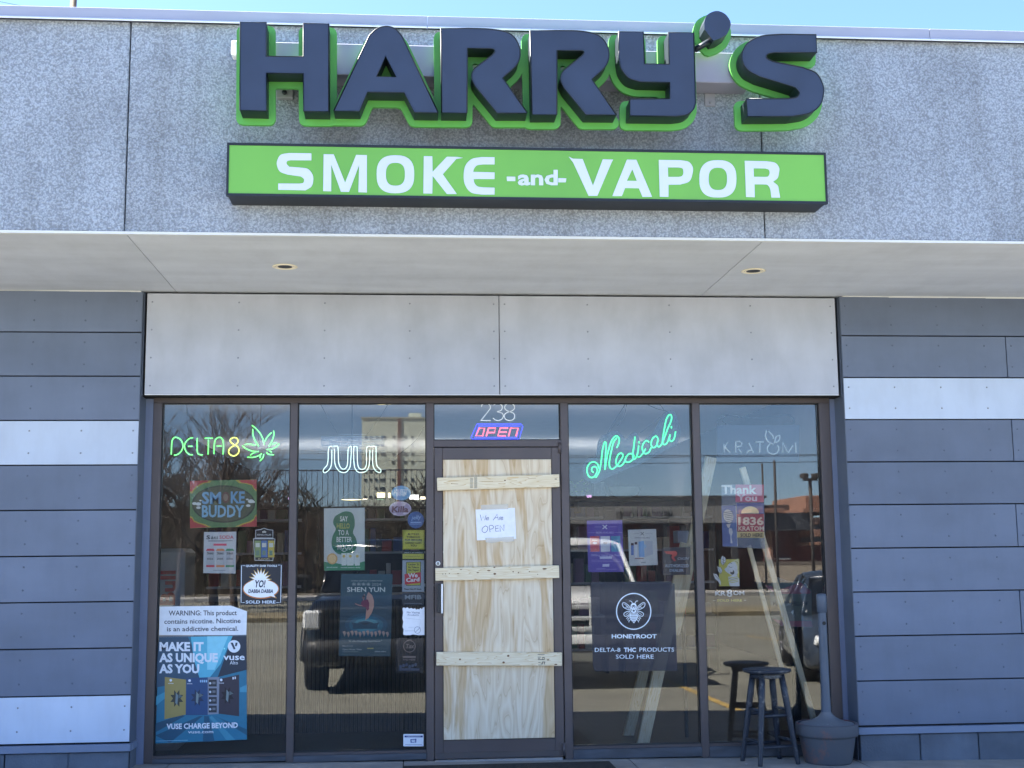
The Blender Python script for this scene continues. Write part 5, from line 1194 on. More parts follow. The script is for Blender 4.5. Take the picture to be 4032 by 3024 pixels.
# merchandise racks on the back wall
RACKW = 2.7  # power of the up-facing lights added to brighten the shop ceiling
rr = random.Random(11)
for k_, (xa, lab) in enumerate(((-2.3, 'stocked shelving rack at the left of the back wall'), (-.6, 'stocked shelving rack behind the boarded door'), (1.2, 'stocked shelving rack behind the fourth window'), (2.5, 'stocked shelving rack at the right of the back wall'))):
    e = empty('shelving_rack', label=lab, cat='shelving', group='racks along the back wall')
    m = MB(); yb = 6.2
    for xx in (xa, xa+1.1): m.box(xx, xx+.03, yb, yb+.35, .046, 1.95)
    ipart(m, 'upright', mat('counter_dark', (40, 40, 46)), e)
    g = MB()
    for j in range(5):
        z0 = .3+.38*j; m = MB(); m.box(xa+.031, xa+1.099, yb, yb+.35, z0, z0+.025); ipart(m, 'shelf', mat('box_grey', (176, 180, 192)), e)
        x = xa+.05
        while x < xa+1.0:
            w_ = rr.uniform(.05, .14); h = rr.uniform(.12, .28); c = rr.choice([(150, 60, 60), (70, 90, 140), (180, 170, 150), (70, 110, 80), (120, 90, 130), (190, 190, 190), (60, 60, 66)])
            g.box(x, x+w_*.85, yb+.05, yb+.2, z0+.026, z0+.026+h, ink(c)); x += w_
    g.build('stock', None, e, kind='stuff')
    c_ = empty('ceiling_fill_light', label=('left', 'second', 'third', 'right')[k_]+'most added strip light brightening the shop ceiling from a rack top' if k_ in (0, 3) else ('', 'second', 'third', '')[k_]+' added strip light from the left, brightening the ceiling from a rack top', cat='light', group='added ceiling lights on the racks')  # added fill light for the ceiling, hidden behind its lip
    m = MB(); m.box(xa, xa+1.13, yb-.03, yb-.02, 1.96, 2.06); m.box(xa, xa+1.13, yb-.0195, yb+.12, 1.951, 1.96); ipart(m, 'housing', mat('counter_dark', (40, 40, 46)), c_)
    m = MB(); m.tube([(xa+.02, yb+.04, 1.985), (xa+1.11, yb+.04, 1.985)], .014, n=8); ipart(m, 'tube', glow((255, 246, 232), 14), c_)
    L_ = bpy.data.lights.new('ceiling_fill_lamp', 'AREA'); L_.shape = 'RECTANGLE'; L_.size = 1.08; L_.size_y = .06; L_.energy = RACKW; L_.color = (1, .97, .94)
    lo = bpy.data.objects.new('ceiling_fill_lamp', L_); COL.objects.link(lo); lo.location = (xa+.565, yb+.05, 2.01); lo.rotation_euler = (math.pi, 0, 0); lo.parent = c_
for k_, xa in enumerate((-2.9, -.9, 1.1, 3.1)):  # added cabinets behind the racks, holding more fill light for the ceiling
    c_ = empty('uplight_cabinet', label=('added tall dark cabinet carrying a ceiling light, deepest in the shop, far left', 'added tall dark cabinet carrying a ceiling light, second from the left', 'added tall dark cabinet carrying a ceiling light, second from the right', 'added tall dark cabinet carrying a ceiling light, deepest in the shop, far right')[k_], cat='cabinet', group='added light-carrying cabinets at the back of the shop')
    m = MB(); m.box(xa, xa+1.4, 13, 13.5, .046, 2.15, bev=.004); ipart(m, 'carcass', mat('counter_dark', (40, 40, 46)), c_)
    m = MB(); m.box(xa, xa+1.4, 12.96, 12.975, 2.151, 2.25); ipart(m, 'top_lip', mat('counter_dark', (40, 40, 46)), c_)
    m = MB(); m.tube([(xa+.05, 13.05, 2.175), (xa+1.35, 13.05, 2.175)], .014, n=8); ipart(m, 'fill_light_tube', glow((255, 246, 232), 14), c_)
    L_ = bpy.data.lights.new('ceiling_fill_lamp', 'AREA'); L_.shape = 'RECTANGLE'; L_.size = 1.3; L_.size_y = .06; L_.energy = RACKW*.33; L_.color = (1, .97, .94)
    lo = bpy.data.objects.new('ceiling_fill_lamp', L_); COL.objects.link(lo); lo.location = (xa+.7, 13.1, 2.22); lo.rotation_euler = (math.pi, 0, 0); lo.parent = c_

# ------------------------------------------------------------------ stool in front of the fifth window
def gzz(x): return gz(x)
WORN = worn_mat('stool_paint', (34, 40, 52), (120, 118, 114), .66, 11, .5, .35, (1, 1, 1))
st = empty('bar_stool', label='worn dark painted wooden stool with round seat beside the ash planter', cat='stool')
sx, sy_ = at(3012, 2632, -.02)[0], -.02; seatz = at(3012, 2632, sy_)[1]; zg = gz(sx)
rot = R(14); sx += .012; ca, sa = math.cos(rot), math.sin(rot)
m = MB(); sr = .161
m.lathe([(.001, -.03), (sr-.03, -.03), (sr-.006, -.022), (sr, -.012), (sr-.003, -.003), (sr-.02, .0), (.08, -.003), (.001, -.004)], sx, sy_, None, 36, seatz); ipart(m, 'seat', WORN, st)
m = MB(); m.lathe([(.001, 0), (.105, 0), (.108, -.028), (.001, -.028)], sx, sy_, None, 24, seatz-.031); ipart(m, 'seat_plate', WORN, st)
tops = []; bots = []
for qx, qy in ((-1, -1), (1, -1), (1, 1), (-1, 1)):
    tx, ty = qx*.072, qy*.062; bx, by = qx*.142, qy*.118
    T = Vector((sx+tx*ca-ty*sa, sy_+tx*sa+ty*ca, seatz-.032)); Bt = Vector((sx+bx*ca-by*sa, sy_+bx*sa+by*ca, zg-.002)); tops.append(T); bots.append(Bt)
    m = MB(); m.tube([T, T.lerp(Bt, .25), T.lerp(Bt, .6), T.lerp(Bt, .97), Bt], [.021, .0225, .0205, .016, .015], n=10); ipart(m, 'leg', WORN, st)
for i in range(4):
    j = (i+1) % 4
    for t_ in ((.46, .80) if i % 2 == 0 else (.40, .74)):
        m = MB(); m.tube([tops[i].lerp(bots[i], t_), tops[i].lerp(bots[i], t_).lerp(tops[j].lerp(bots[j], t_), .5), tops[j].lerp(bots[j], t_)], [.0095, .012, .0095], n=8); ipart(m, 'rung', WORN, st)
# ------------------------------------------------------------------ pot with a smoking post
px0, px1 = at(2700+822/1.8986, 2836, -.01)[0], at(2700+1268/1.8986, 2840, -.01)[0]
pcx = (px0+px1)/2; rr_ = (px1-px0)/2; pcy = -.03; zr = at(3250, 2846, pcy)[1]; zg = gz(pcx)
pot = empty('plant_pot', label='grey painted round clay pot holding a smoking post', cat='pot')
H_ = zr-zg
POTM = worn_mat('pot_paint', (78, 81, 88), (124, 84, 74), .66, 5, .75, .3)
m = MB(); m.lathe([(.001, .0), (rr_*.74, .0), (rr_*.765, .012), (rr_*.90, H_*.66), (rr_*.905, H_*.68), (rr_*.985, H_*.70), (rr_, H_*.74), (rr_, H_*.97), (rr_*.985, H_), (rr_*.92, H_), (rr_*.90, H_*.97), (rr_*.82, H_*.6), (.001, H_*.6)], pcx, pcy, None, 48, zg); ipart(m, 'body', POTM, pot)
m = MB(); m.lathe([(rr_*.993, H_+.0008), (rr_*.955, H_+.003), (rr_*.915, H_+.0008)], pcx, pcy, None, 48, zg); ipart(m, 'clay_rim', worn_mat('clay_rim', (150, 72, 66), (98, 101, 108), .5, 7, .8), pot)
post = empty('smoking_post', label='tall grey smoking receptacle pole with a domed base set in the pot', cat='ash post')
ptz = at(3240, 2336, pcy)[1]
prof = [(rr_*.88, H_*.90), (rr_*.87, H_*.985), (rr_*.84, H_*1.0), (rr_*.64, H_*1.035), (rr_*.44, H_*1.09), (rr_*.29, H_*1.155), (rr_*.21, H_*1.22), (.034, H_*1.28)]
m = MB(); m.lathe(prof, pcx, pcy, None, 36, zg); ipart(m, 'domed_base', worn_mat('ash_plastic', (98, 104, 112), (176, 176, 176), .72, 22, .55, .15), post)
m = MB(); m.lathe([(.034, H_*1.28), (.030, H_*1.8), (.0275, ptz-zg-.14), (.0275, ptz-zg-.13)], pcx, pcy, None, 24, zg); ipart(m, 'pole', mat('post_grey', (78, 88, 102), .5, var=.15, scale=6), post)
m = MB(); m.lathe([(.0275, -.13), (.033, -.126), (.035, -.02), (.030, -.004), (.001, .0)], pcx, pcy, None, 24, ptz); ipart(m, 'cap', mat('post_grey', (96, 104, 116)), post)
m = MB(); hx, hz = at(2700+1020/1.8986, 2150+577/1.8986, pcy-.033); m.lathe([(.001, 0), (.011, 0), (.013, .002)], 0, 0, None, 14); m.v = [(pcx+vx, pcy-.0358-vz*.2, hz+vy) for vx, vy, vz in m.v]; ipart(m, 'ash_opening', mat('hole_black', (10, 10, 12)), post)
# door mat
m = MB(); m.box(-.02, 1.33, -1.02, -.055, gz(.6)+.010, gz(.6)+.02, bev=.003); o = m.build('door_mat', mat('rubber_mat', (46, 44, 42), .95, var=.4, scale=40, bump=.9, bscale=180), None, 'dark rubber mat on the walk in front of the boarded door', 'mat')
# litter specks and stains on the walk, one patch of debris
m = MB(); rr = random.Random(9)
for k in range(70):
    x = rr.uniform(-1.7, 3.8); y = rr.uniform(-.9, .17); s_ = rr.uniform(.002, .006); m.box(x, x+s_*2, y, y+s_, gz(x)+.0005, gz(x)+s_*.6)
m.build('grit', mat('grit', (190, 188, 182), .9), None, 'tiny pale bits of grit scattered on the walk', 'grit', kind='stuff')
# ------------------------------------------------------------------ what the panes mirror: vehicles, trees, poles and buildings across the lot
def loft(mb, secs, mt, smooth=True):
    """secs: (y, half width bottom, half width top, z bottom, z top, crown)"""
    N = 14; base = len(mb.v); vs = []
    for (y, wb, wt, z0, z1, cr) in secs:
        h = z1-z0
        pr = [(-wb*.96, z0), (-wb, z0+h*.08), (-(wb*.6+wt*.4)*1.005, z0+h*.5), (-wt, z1-h*.14), (-wt*.93, z1-h*.03), (-wt*.6, z1+cr*.7), (-wt*.2, z1+cr)]
        pr = pr+[(-x, z) for x, z in pr[::-1]]
        vs += [(x, y, z) for x, z in pr]
    fs = []
    for i in range(len(secs)-1):
        for k in range(N): fs.append((i*N+k, i*N+(k+1) % N, (i+1)*N+(k+1) % N, (i+1)*N+k))
    fs.append(tuple(range(N-1, -1, -1))); fs.append(tuple((len(secs)-1)*N+k for k in range(N)))
    mb.add(vs, fs, mt, smooth)
AUTOG = mat('auto_glass', (14, 18, 22), .06, spec=.8)
TYRE = mat('tyre_rubber', (26, 26, 27), .85, bump=.3)
RIM = mat('rim_metal', (168, 170, 174), .3, metal=.9)
CHROME = mat('chrome', (205, 208, 212), .12, metal=1)
LAMP = mat('headlamp_glass', (222, 226, 230), .08, spec=.9)
BLKP = mat('black_plastic', (20, 20, 22), .5)
def wheel(e, x, y, r, wd, z):
    s = 1 if x > 0 else -1
    def rot(mb): mb.v = [(x+s*vz, y+vx, z+vy) for vx, vy, vz in mb.v]
    m = MB(); m.lathe([(r*.62, wd/2), (r*.9, wd/2), (r*.985, wd*.38), (r, 0), (r*.985, -wd*.38), (r*.9, -wd/2), (r*.4, -wd/2)], 0, 0, None, 28); rot(m); w_ = m.build('wheel', TYRE, e)
    m = MB(); m.lathe([(r*.62, wd/2-.004), (r*.56, wd/2-.05), (r*.2, wd/2-.03), (.001, wd/2-.02)], 0, 0, None, 24)
    rot(m)
    for k in range(6):
        q = 2*math.pi*k/6; c, s_ = math.cos(q), math.sin(q)
        m.tube([(x+s*(wd/2-.015), y+.05*c, z+.05*s_), (x+s*(wd/2-.01), y+r*.58*c, z+r*.58*s_)], .028, n=5)
    m.build('rim', RIM, w_)
def pickup(loc, paint, label, rz=0, bars=CHROME):
    e = empty('pickup_truck', loc, rz, label, 'pickup truck')
    m = MB()
    loft(m, [(0, .86, .84, .42, .98, .01), (-.12, .97, .93, .38, 1.16, .015), (-.5, 1.0, .94, .36, 1.22, .03), (-1.35, 1.0, .95, .36, 1.27, .03), (-1.75, 1.0, .96, .36, 1.30, .0), (-5.6, 1.0, .98, .36, 1.33, .0), (-5.75, .96, .94, .42, 1.3, 0)], paint)
    body = m.build('body', None, e)
    m = MB(); loft(m, [(-1.45, .88, .80, 1.24, 1.29, 0), (-1.7, .89, .78, 1.24, 1.44, .02), (-2.25, .90, .72, 1.24, 1.86, .03), (-2.6, .90, .72, 1.24, 1.93, .035), (-3.4, .90, .72, 1.24, 1.93, .03), (-3.75, .90, .74, 1.24, 1.86, .02), (-3.95, .90, .8, 1.24, 1.34, 0)], AUTOG); m.build('windows', None, e)
    m = MB()
    loft(m, [(-2.22, .735, .715, 1.86, 1.905, .03), (-2.6, .745, .73, 1.88, 1.95, .04), (-3.4, .745, .73, 1.88, 1.95, .035), (-3.78, .74, .72, 1.84, 1.89, .02)], paint)
    for s in (-1, 1):
        m.tube([(s*.84, -1.46, 1.26), (s*.80, -1.8, 1.52), (s*.735, -2.24, 1.88)], .034, paint, 6); m.tube([(s*.90, -2.95, 1.27), (s*.755, -2.95, 1.9)], .04, paint, 6); m.tube([(s*.9, -3.9, 1.3), (s*.75, -3.74, 1.87)], .05, paint, 6)
    m.build('roof', None, e)
    m = MB(); loft(m, [(.03, .70, .74, .78, 1.10, 0), (-.10, .72, .76, .78, 1.12, 0)], BLKP, False); g = m.build('grille', None, e)
    m = MB()
    for z, h in ((1.075, .055), (.93, .05), (.80, .05)): m.box(-.72, .72, .031, .06, z-h/2, z+h/2, bev=.01)
    m.box(-.745, -.66, .030, .058, .80, 1.10, bev=.012); m.box(.66, .745, .030, .058, .80, 1.10, bev=.012); m.box(-.05, .05, .0305, .064, .8, 1.1, bev=.01); m.build('grille_bars', bars, g)
    m = MB(); loft(m, [(.14, .86, .84, .46, .70, 0), (.02, .99, .97, .43, .73, .005), (-.25, 1.01, 1.0, .43, .73, 0)], bars); bp = m.build('bumper', None, e)
    m = MB(); m.box(-.36, .36, .125, .146, .50, .62, bev=.01); m.build('air_intake', BLKP, bp)
    for s in (-1, 1):
        m = MB(); m.box(s*.76, s*.985, -.10, .035, .84, 1.08, bev=.03); m.build('headlight', LAMP, e)
        m = MB(); m.box(s*1.02, s*1.27, -1.9, -1.82, 1.27, 1.50, bev=.03); m.tube([(s*.9, -1.86, 1.3), (s*1.05, -1.86, 1.36)], .025); m.build('wing_mirror', BLKP, e)
        for y in (-.98, -4.65):
            m = MB(); m.tube([(s*1.005, y+.54*math.cos(q), .43+.52*math.sin(q)) for q in [math.pi*k/14 for k in range(15)]], .045, n=5); m.build('wheel_arch', BLKP, e)
            wheel(e, s*.87, y, .41, .28, .41)
    m = MB(); m.box(-.7, .7, -5.0, -.7, .3, .42); m.build('underbody', BLKP, e)
    return e
pickup((2.38, -7.3, lotz(-8.2)-.012), mat('paint_white', (214, 216, 216), .25, coat=.6, spec=.5), 'white pickup truck mirrored in the fourth window, nose towards the shop', bars=mat('grille_white', (206, 208, 208), .3))
pickup((-.31, -7.2, lotz(-8.3)-.012), mat('paint_black', (11, 13, 17), .22, coat=.6, spec=.5), 'black pickup truck mirrored in the first two windows', bars=BLKP)
def sedan(loc, paint, label, rz=0):
    e = empty('parked_car', loc, rz, label, 'car')
    m = MB(); loft(m, [(0, .74, .70, .30, .62, .01), (-.15, .86, .80, .24, .72, .02), (-.7, .90, .83, .22, .82, .04), (-1.4, .91, .85, .22, .90, .04), (-3.6, .91, .86, .22, .96, .02), (-4.3, .90, .82, .26, .98, .02), (-4.5, .82, .74, .34, .9, 0)], paint); m.build('body', None, e)
    m = MB(); loft(m, [(-1.2, .80, .76, .88, .92, 0), (-1.95, .80, .62, .88, 1.36, .03), (-2.6, .80, .62, .9, 1.42, .03), (-3.3, .80, .62, .9, 1.36, .03), (-4.05, .8, .72, .92, 1.0, 0)], AUTOG); m.build('windows', None, e)
    m = MB(); loft(m, [(-1.93, .635, .62, 1.34, 1.385, .03), (-2.6, .64, .63, 1.38, 1.44, .035), (-3.32, .635, .62, 1.33, 1.38, .03)], paint)
    for s in (-1, 1): m.tube([(s*.79, -1.22, .9), (s*.62, -1.95, 1.37)], .03, paint, 6); m.tube([(s*.82, -2.6, .93), (s*.65, -2.6, 1.4)], .03, paint, 6); m.tube([(s*.77, -4.0, 1.0), (s*.62, -3.3, 1.36)], .035, paint, 6)
    m.build('roof', None, e)
    m = MB(); m.box(-.42, .42, -.02, .02, .42, .56, bev=.02); m.build('grille', BLKP, e)
    m = MB(); m.box(-.5, .5, -.03, .018, .28, .37, bev=.01); m.build('air_intake', BLKP, e)
    for s in (-1, 1):
        m = MB(); loft(m, [(.005, .10, .08, .54, .64, 0), (-.30, .16, .12, .56, .70, 0)], LAMP); m.v = [(vx+s*.66, vy, vz) for vx, vy, vz in m.v]; m.build('headlight', None, e)
        m = MB(); m.box(s*.90, s*1.08, -1.56, -1.46, .90, 1.02, bev=.03); m.build('wing_mirror', paint, e)
        for y in (-.85, -3.65): wheel(e, s*.80, y, .33, .22, .33)
    return e
sedan((6.0, -7.0, lotz(-8)-.012), mat('paint_slate', (52, 62, 76), .25, coat=.6), 'dark slate car mirrored at the right edge of the fifth window', R(12))

# bare trees
BARK = mat('bark', (74, 62, 54), .95, var=.3, scale=8)
def tree(base, h, seed, label, spread=1.0, group='bare trees beyond the lot'):
    rr = random.Random(seed); e = empty('bare_tree', base, 0, label, 'tree', group)
    tr = MB(); cw = MB()
    def grow(p, d, L, r, lev):
        n = 3; P = [p]; q = p; dd = d
        for i in range(n):
            dd = (dd+Vector((rr.uniform(-.15, .15), rr.uniform(-.15, .15), rr.uniform(-.02, .10)))).normalized(); q = q+dd*L/n; P.append(q)
        (tr if lev < 2 else cw).tube(P, r, None, n=6 if lev < 2 else (4 if lev < 4 else 3), cap=False, r2=r*.66)
        if lev >= 6: return
        k = (3, 4, 3, 4, 4, 3)[lev] if rr.random() < .85 else 2
        for i in range(k):
            a = rr.uniform(0, 6.283); sp = rr.uniform(.35, .95)*spread*(.55 if i == 0 else 1)
            ax = Vector((math.cos(a), math.sin(a), 0)); nd = (dd+ax*sp+Vector((0, 0, .05))).normalized()
            grow(P[-1] if i == 0 else P[rr.choice((1, 2, 3))], nd, L*rr.uniform(.66, .84), max(r*.56, .0105), lev+1)
    grow(Vector((0, 0, 0)), Vector((0, 0, 1)), h*.24, h*.018, 0)
    tr.build('trunk', BARK, e); cw.build('crown', BARK, e); return e
def mx(u, Y): return mir(u, 2160, Y)[0]
tree((mx(850, -30), -30, LOT), 8.6, 3, 'tallest bare tree, mirrored behind the green neon lettering', 1.15)
tree((mx(700, -36), -36, LOT), 7.2, 5, 'wide bare tree mirrored at the left of the first window', 1.1)
tree((mx(930, -33), -33, LOT), 7.0, 21, 'leaning bare tree mirrored under the yellow tube digit', 1.1)
tree((mx(620, -28), -28, LOT), 6.4, 31, 'bare tree mirrored at the frame of the first window', 1.1)
tree((mx(1060, -40), -40, LOT), 6.5, 8, 'bare tree mirrored under the green leaf of the neon sign')
tree((mx(1420, -46), -46, LOT), 5.2, 12, 'small bare tree mirrored below the white neon lettering')
tree((mx(1240, -48), -48, LOT), 4.6, 14, 'short bare tree mirrored at the left of the second window')
# brush bank beyond the street
m = MB(); rr = random.Random(4)
for k in range(11000):
    x = rr.uniform(-34, 3.4); y = rr.uniform(-53, -49); top = 3.2+.7*math.sin(x*.7)+.4*math.sin(x*2.3); z = LOT+rr.random()**.8*(top+1.1)
    L = rr.uniform(.4, 1.3); a = rr.uniform(0, 6.28); d_ = Vector((math.cos(a)*.6, math.sin(a)*.6, rr.uniform(.2, 1))).normalized()*L; s_ = Vector((-d_.z, 0, d_.x)).normalized()*rr.uniform(.012, .04)
    P = Vector((x, y, z)); m.add([P-s_, P+s_, P+d_], [(0, 1, 2)])
m.build('brush', mat('brush_dark', (66, 62, 52), .95, var=.4, scale=.8), None, 'dark tangled winter brush massed along the far side of the street', 'brush', kind='stuff')
m = MB(); m.box(-60, 4, -56, -54, LOT, LOT+4.2); m.build('embankment', mat('bank_dirt', (70, 64, 54), .95, var=.4, scale=.5), None, kind='structure')
# railing on top of the bank
e = empty('picket_fence', label='thin upright picket railing above the brush, mirrored in the second window', cat='fence')
ya = -54.5; xa, za = mir(1182, 1925, ya); xb, zb = mir(1700, 1845, ya); xa -= 1
k = 0; x = xa; za = LOT+4.2
while x < xb: m = MB(); m.box(x, x+.028, ya, ya+.028, za, zb); m.build('picket', mat('rail_grey', (92, 92, 98), .6), e); x += .26
m = MB(); m.box(xa, xb, ya-.02, ya-.005, zb-.1, zb-.04); m.build('rail', mat('rail_grey', (120, 120, 124)), e)
# tall pale apartment block far away
def bld(name, label): return empty(name, label=label, cat='building')
e = bld('apartment_tower', 'tall pale apartment block far off, mirrored in the second window')
yt = -470; CT = mat('tower_cream', (214, 222, 206), .8, var=.05); WNM = mat('far_window', (70, 84, 92), .3)
xl, zt_ = mir(1425, 1648, yt); xm, _ = mir(1650, 1648, yt); xr, _ = mir(1700, 1648, yt); zp = mir(1600, 1622, yt)[1]
m = MB(); m.box(xl, xm+4, yt-22, yt, LOT, zt_); m.box(xm-4, xm+1, yt-14, yt-4, zt_, zp); m.build('wall', CT, e)
m = MB(); m.box(xl-.3, xm+4.3, yt-22.3, yt+.3, zt_, zt_+.5); m.build('roof_edge', mat('tower_trim', (184, 184, 170)), e)
xs1 = mir(1565, 1700, yt)[0]; xs2 = mir(1578, 1700, yt)[0]
m = MB(); m.box(xs1, xs2, yt, yt+.4, LOT, zt_-.1); m.build('stair_strip', mat('tower_brown', (124, 92, 84), .8), e)
WB_ = None
for r_ in range(8):
    v_ = 1716+33.5*r_
    for uu in (1456, 1478, 1498, 1508, 1544, 1591, 1619, 1436):
        if (uu*7+r_*13) % 5 == 0: continue
        a, z0 = mir(uu, v_+11, yt); b, z1 = mir(uu+9, v_, yt)
        m = MB(); m.box(a, b, yt+.02, yt+.15, z0, z1); m.build('window', WNM, e)
# eatery across the street
e = bld('eatery_building', 'low brick eatery with grey fascia lettered MEXICAN FOOD, mirrored in the fourth window')
ye = -51; xa, zt_ = mir(2080, 1966, ye); xb, _ = mir(2985, 1966, ye); zf = mir(2400, 2062, ye)[1]
FASC = mat('fascia_grey', (136, 136, 134), .8, var=.1); BRK = mat('brick_dark', (98, 56, 50), .9, var=.2, scale=4)
m = MB(); m.box(xa, xb, ye-14, ye-1.2, LOT, zf); w_ = m.build('wall', BRK, e)
m = MB(); m.box(xa-.3, xb+.3, ye-14.2, ye, zf, zt_); m.build('fascia', FASC, e)
m = MB(); m.box(xa-.4, xb+.4, ye-14.3, ye+.1, zt_, zt_+.12); m.build('coping', mat('coping_dark', (70, 70, 72)), e)
vs, fs, wd = glyphs('MEXICAN FOOD', .03, 3)
xr_, zb_ = mir(2652, 2042, ye+.1); xl_, _ = mir(2428, 2042, ye+.1); h_ = mir(2500, 2012, ye+.1)[1]-mir(2500, 2040, ye+.1)[1]
m = MB(); m.add([(xr_-vx/wd*(xr_-xl_), ye+.12, zb_+vy/CAPH*h_) for vx, vy in vs], fs); m.build('lettering', mat('letter_dark', (26, 28, 34), .5), e, autosm=True)
for k in range(9):
    xx = xa+1.2+(xb-xa-2.4)*k/8
    m = MB(); m.box(xx-.15, xx+.15, ye-.4, ye-.1, LOT, zf-.001); m.build('post', mat('coping_dark', (70, 70, 72)), e)
    if k < 8:
        m = MB(); m.box(xx+.6, xx+(xb-xa-2.4)/8-.6, ye-1.199, ye-1.12, LOT+.7, zf-.3); f_ = m.build('window', mat('shopfront_dark', (30, 34, 40), .15), e)
# orange trimmed building at the far right
e = bld('restaurant_building', 'flat roofed building with orange bands and grey awning, mirrored in the fifth window')
yr = -49; OR = mat('band_orange', (150, 112, 94), .75, var=.08); BR = mat('wall_red', (100, 46, 40), .85, var=.12); AW = mat('awning_grey', (62, 66, 74), .7)
def rb(nm, u0, v0, u1, v1, y0, y1, mt):
    a, z1 = mir(2700+u0/2.337, 1540+v0/2.337, y0); b, z0 = mir(2700+u1/2.337, 1540+v1/2.337, y0)
    m = MB(); m.box(a, b, y1, y0, max(LOT, z0), z1, bev=.02); return m.build(nm, mt, e)
rb('wall', 725, 1275, 1750, 1560, yr-2, yr-14, BR); rb('awning', 722, 1120, 1158, 1278, yr, yr-3, AW); rb('orange_band', 600, 1078, 912, 1116, yr+.2, yr-6, OR); rb('roof_mass', 722, 1045, 1100, 1120, yr-3.1, yr-12, mat('roof_brown', (88, 74, 68), .9))
rb('tower_block', 1100, 962, 1256, 1078, yr-.5, yr-6, OR); rb('orange_band', 1080, 1080, 1700, 1112, yr+.3, yr-5, OR); rb('orange_band', 1160, 1162, 1700, 1222, yr+.1, yr-5, OR); rb('orange_band', 1165, 1274, 1700, 1336, yr+.1, yr-5, OR); rb('wall_base', 1160, 1388, 1700, 1415, yr+.1, yr-5, OR); rb('window', 1160, 1223, 1700, 1273, yr-.3, yr-5, WNM); rb('window', 1160, 1340, 1700, 1386, yr-.3, yr-5, WNM)
rb('base_trim', 830, 1536, 975, 1552, yr-1.6, yr-2, DRIP); rb('pier', 770, 1285, 806, 1550, yr-1.4, yr-2, OR)
# distant ridge of roofs and trees
m = MB(); pts = []; rr = random.Random(2)
n_ = 90
for k in range(n_+1):
    x = -160+330*k/n_; z = 3.6+1.2*math.sin(k*.35)+rr.uniform(-.4, .6)+(1.6 if abs(x-31) < 5 else 0)
    pts.append((x, z))
vs = [(x, -150, LOT) for x, z in pts]+[(x, -152, z) for x, z in pts]+[(x, -170, z-.5) for x, z in pts]; N_ = n_+1
m.add(vs, [(k, k+1, N_+k+1, N_+k) for k in range(n_)]+[(N_+k, N_+k+1, 2*N_+k+1, 2*N_+k) for k in range(n_)]); m.build('tree_line', mat('ridge', (96, 88, 80), .95, var=.3, scale=.1), None, kind='structure')
# poles
POLE = mat('pole_dark', (52, 46, 42), .7); WOOD = mat('pole_wood', (112, 96, 82), .9, var=.2, scale=3)
def lightpole(u, v0, Y, label, head=60):
    x, z = mir(u, v0, Y); e = empty('lamp_post', (x, Y, LOT), 0, label, 'lamp post')
    H2 = z-LOT; m = MB(); m.tube([(0, 0, 0), (0, 0, H2)], .055, n=8); m.build('pole', POLE, e)
    m = MB(); m.tube([(0, 0, -.0), (0, 0, .5)], .25, n=12); m.build('footing', CONC, e)
    w_ = head/FPX*(-Y+9)/2
    m = MB(); m.box(-w_, w_, -.03, .03, H2, H2+.08); m.build('cross_arm', POLE, e)
    for s in (-1, 1): m = MB(); m.box(s*w_*.45, s*w_*1.15, -.2, .2, H2+.08, H2+.22, bev=.02); m.build('lamp_head', POLE, e)
lightpole(3190, 1894, -27.7, 'twin headed parking lot lamp post mirrored in the fifth window')
def upole(x, Y, ztop, label, r=.12, arm=True, mt=WOOD):
    e = empty('utility_pole', (x, Y, LOT), 0, label, 'utility pole', None)
    m = MB(); m.tube([(0, 0, 0), (0, 0, ztop-LOT)], r, n=10, r2=r*.75); m.build('pole', mt, e)
    if arm:
        m = MB(); m.box(-1.1, 1.1, -.06, .06, ztop-LOT-.6, ztop-LOT-.48); m.build('cross_arm', mt, e)
        for s in (-1, -.5, .5, 1): m = MB(); m.tube([(s, 0, ztop-LOT-.48), (s, 0, ztop-LOT-.34)], .035, n=7); m.build('insulator', mat('insulator', (120, 120, 120), .3), e)
yw = -43.5
x1, z1 = mir(3000, 1826, yw); x2, z2 = mir(3047, 1812, yw)
upole(x1, yw, z1, 'thin mirrored street pole, left of the pair in the fifth window', .05, False, POLE); upole(x2, yw, z2, 'thin mirrored street pole, right of the pair in the fifth window', .07, False, POLE)
upole(mx(640, yw-.6)-4, yw-.6, 8.2, 'wooden utility pole carrying wires across the street, beyond the left window edge')
upole(mx(3400, yw-.6)+9, yw-.6, 8.2, 'wooden utility pole carrying wires across the street, beyond the right window edge')
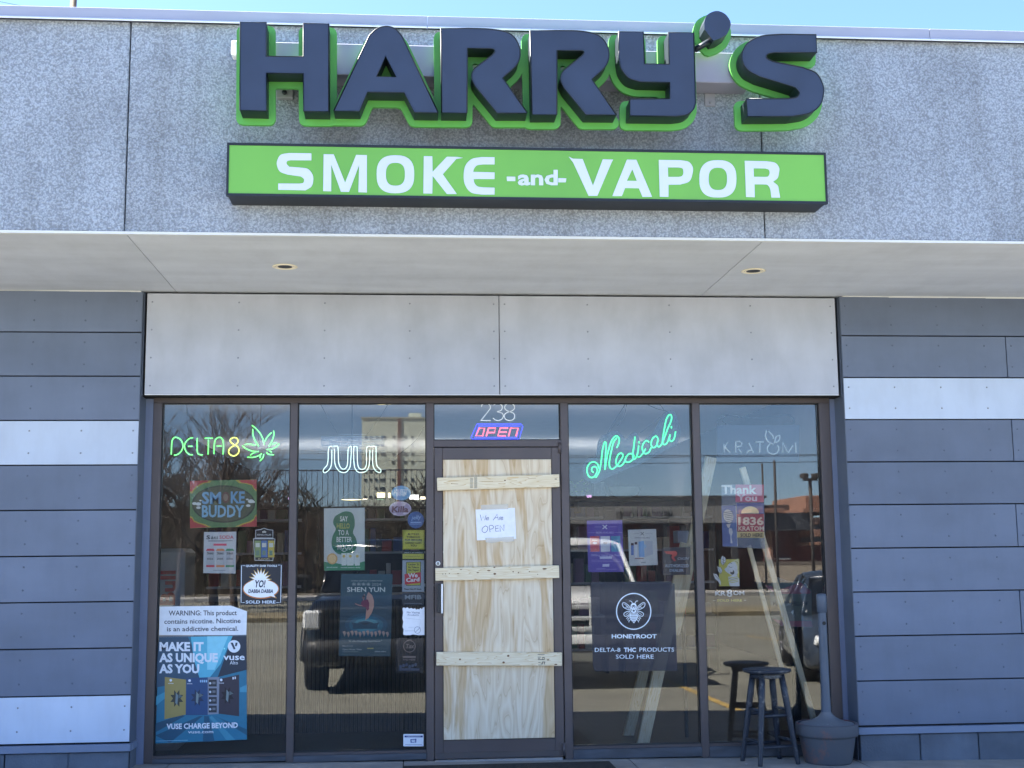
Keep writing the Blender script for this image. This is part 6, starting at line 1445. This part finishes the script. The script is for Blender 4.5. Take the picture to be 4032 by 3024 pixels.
for k, (va, vb) in enumerate(((1782, 1800), (1770, 1798), (1806, 1824))):
    xa, za = mir(560, va, yw-.6); xb, zb = mir(3400, vb, yw-.6); xa0, xb0 = mx(640, yw-.6)-4, mx(3400, yw-.6)+9
    m = MB(); P = []
    for i in range(25):
        t = i/24; P.append((xa0+(xb0-xa0)*t, yw-.6, za+(zb-za)*t-.5*math.sin(math.pi*t)*.6+.2))
    m.tube(P, .014, n=4); m.build('power_wire', CORD, None, ('upper', 'middle', 'lower')[(1, 0, 2)[k]]+' of the three mirrored wires strung over the far street', 'wire', 'wires over the street')
# wooden pole standing far behind the shop
x, z = at(290, 0, 34); e = empty('utility_pole', (x, 34, LOT), 0, 'wooden utility pole rising behind the parapet at the top left', 'utility pole')
m = MB(); m.tube([(0, 0, 0), (0, 0, z-LOT+2.4)], .125, n=12, r2=.11); m.build('pole', WOOD, e)
m = MB(); m.box(-1.2, 1.2, -.06, .06, z-LOT+1.6, z-LOT+1.72); m.build('cross_arm', WOOD, e)
tx_, tz_ = at(140, 12, 34)
m = MB(); m.tube([(tx_-.25, 34.5, tz_+.05), (tx_, 34.5, tz_), (tx_+.22, 34.5, tz_-.1)], .014, n=5); m.tube([(tx_-.3, 34.5, tz_+.05), (tx_-5, 34.5, tz_+.9)], .008, n=4)
o = m.build('wire_stub', CORD, None, 'short dark twig of wire just above the parapet left of the pole', 'wire')

# ------------------------------------------------------------------ give every thing an origin at its own base
def rebase():
    bpy.context.view_layer.update()
    for o in list(COL.objects):
        if o.parent or o.type not in ('MESH', 'EMPTY') or o.get('kind') == 'structure': continue
        if tuple(round(c, 6) for c in o.location) != (0, 0, 0): continue
        pts = []
        def walkc(q):
            if q.type == 'MESH':
                M_ = q.matrix_world; pts.extend([M_ @ Vector(c) for c in q.bound_box])
            for ch in q.children: walkc(ch)
        walkc(o)
        if not pts: continue
        c = Vector(((min(p.x for p in pts)+max(p.x for p in pts))/2, (min(p.y for p in pts)+max(p.y for p in pts))/2, min(p.z for p in pts)))
        if o.type == 'MESH': o.data.transform(Matrix.Translation(-c)); o.location = c
        else:
            o.location = c
            for ch in o.children: ch.location = ch.location-c
rebase()
sc.cycles.use_denoising = True
sc.cycles.max_bounces = 10; sc.cycles.transparent_max_bounces = 24; sc.cycles.diffuse_bounces = 4
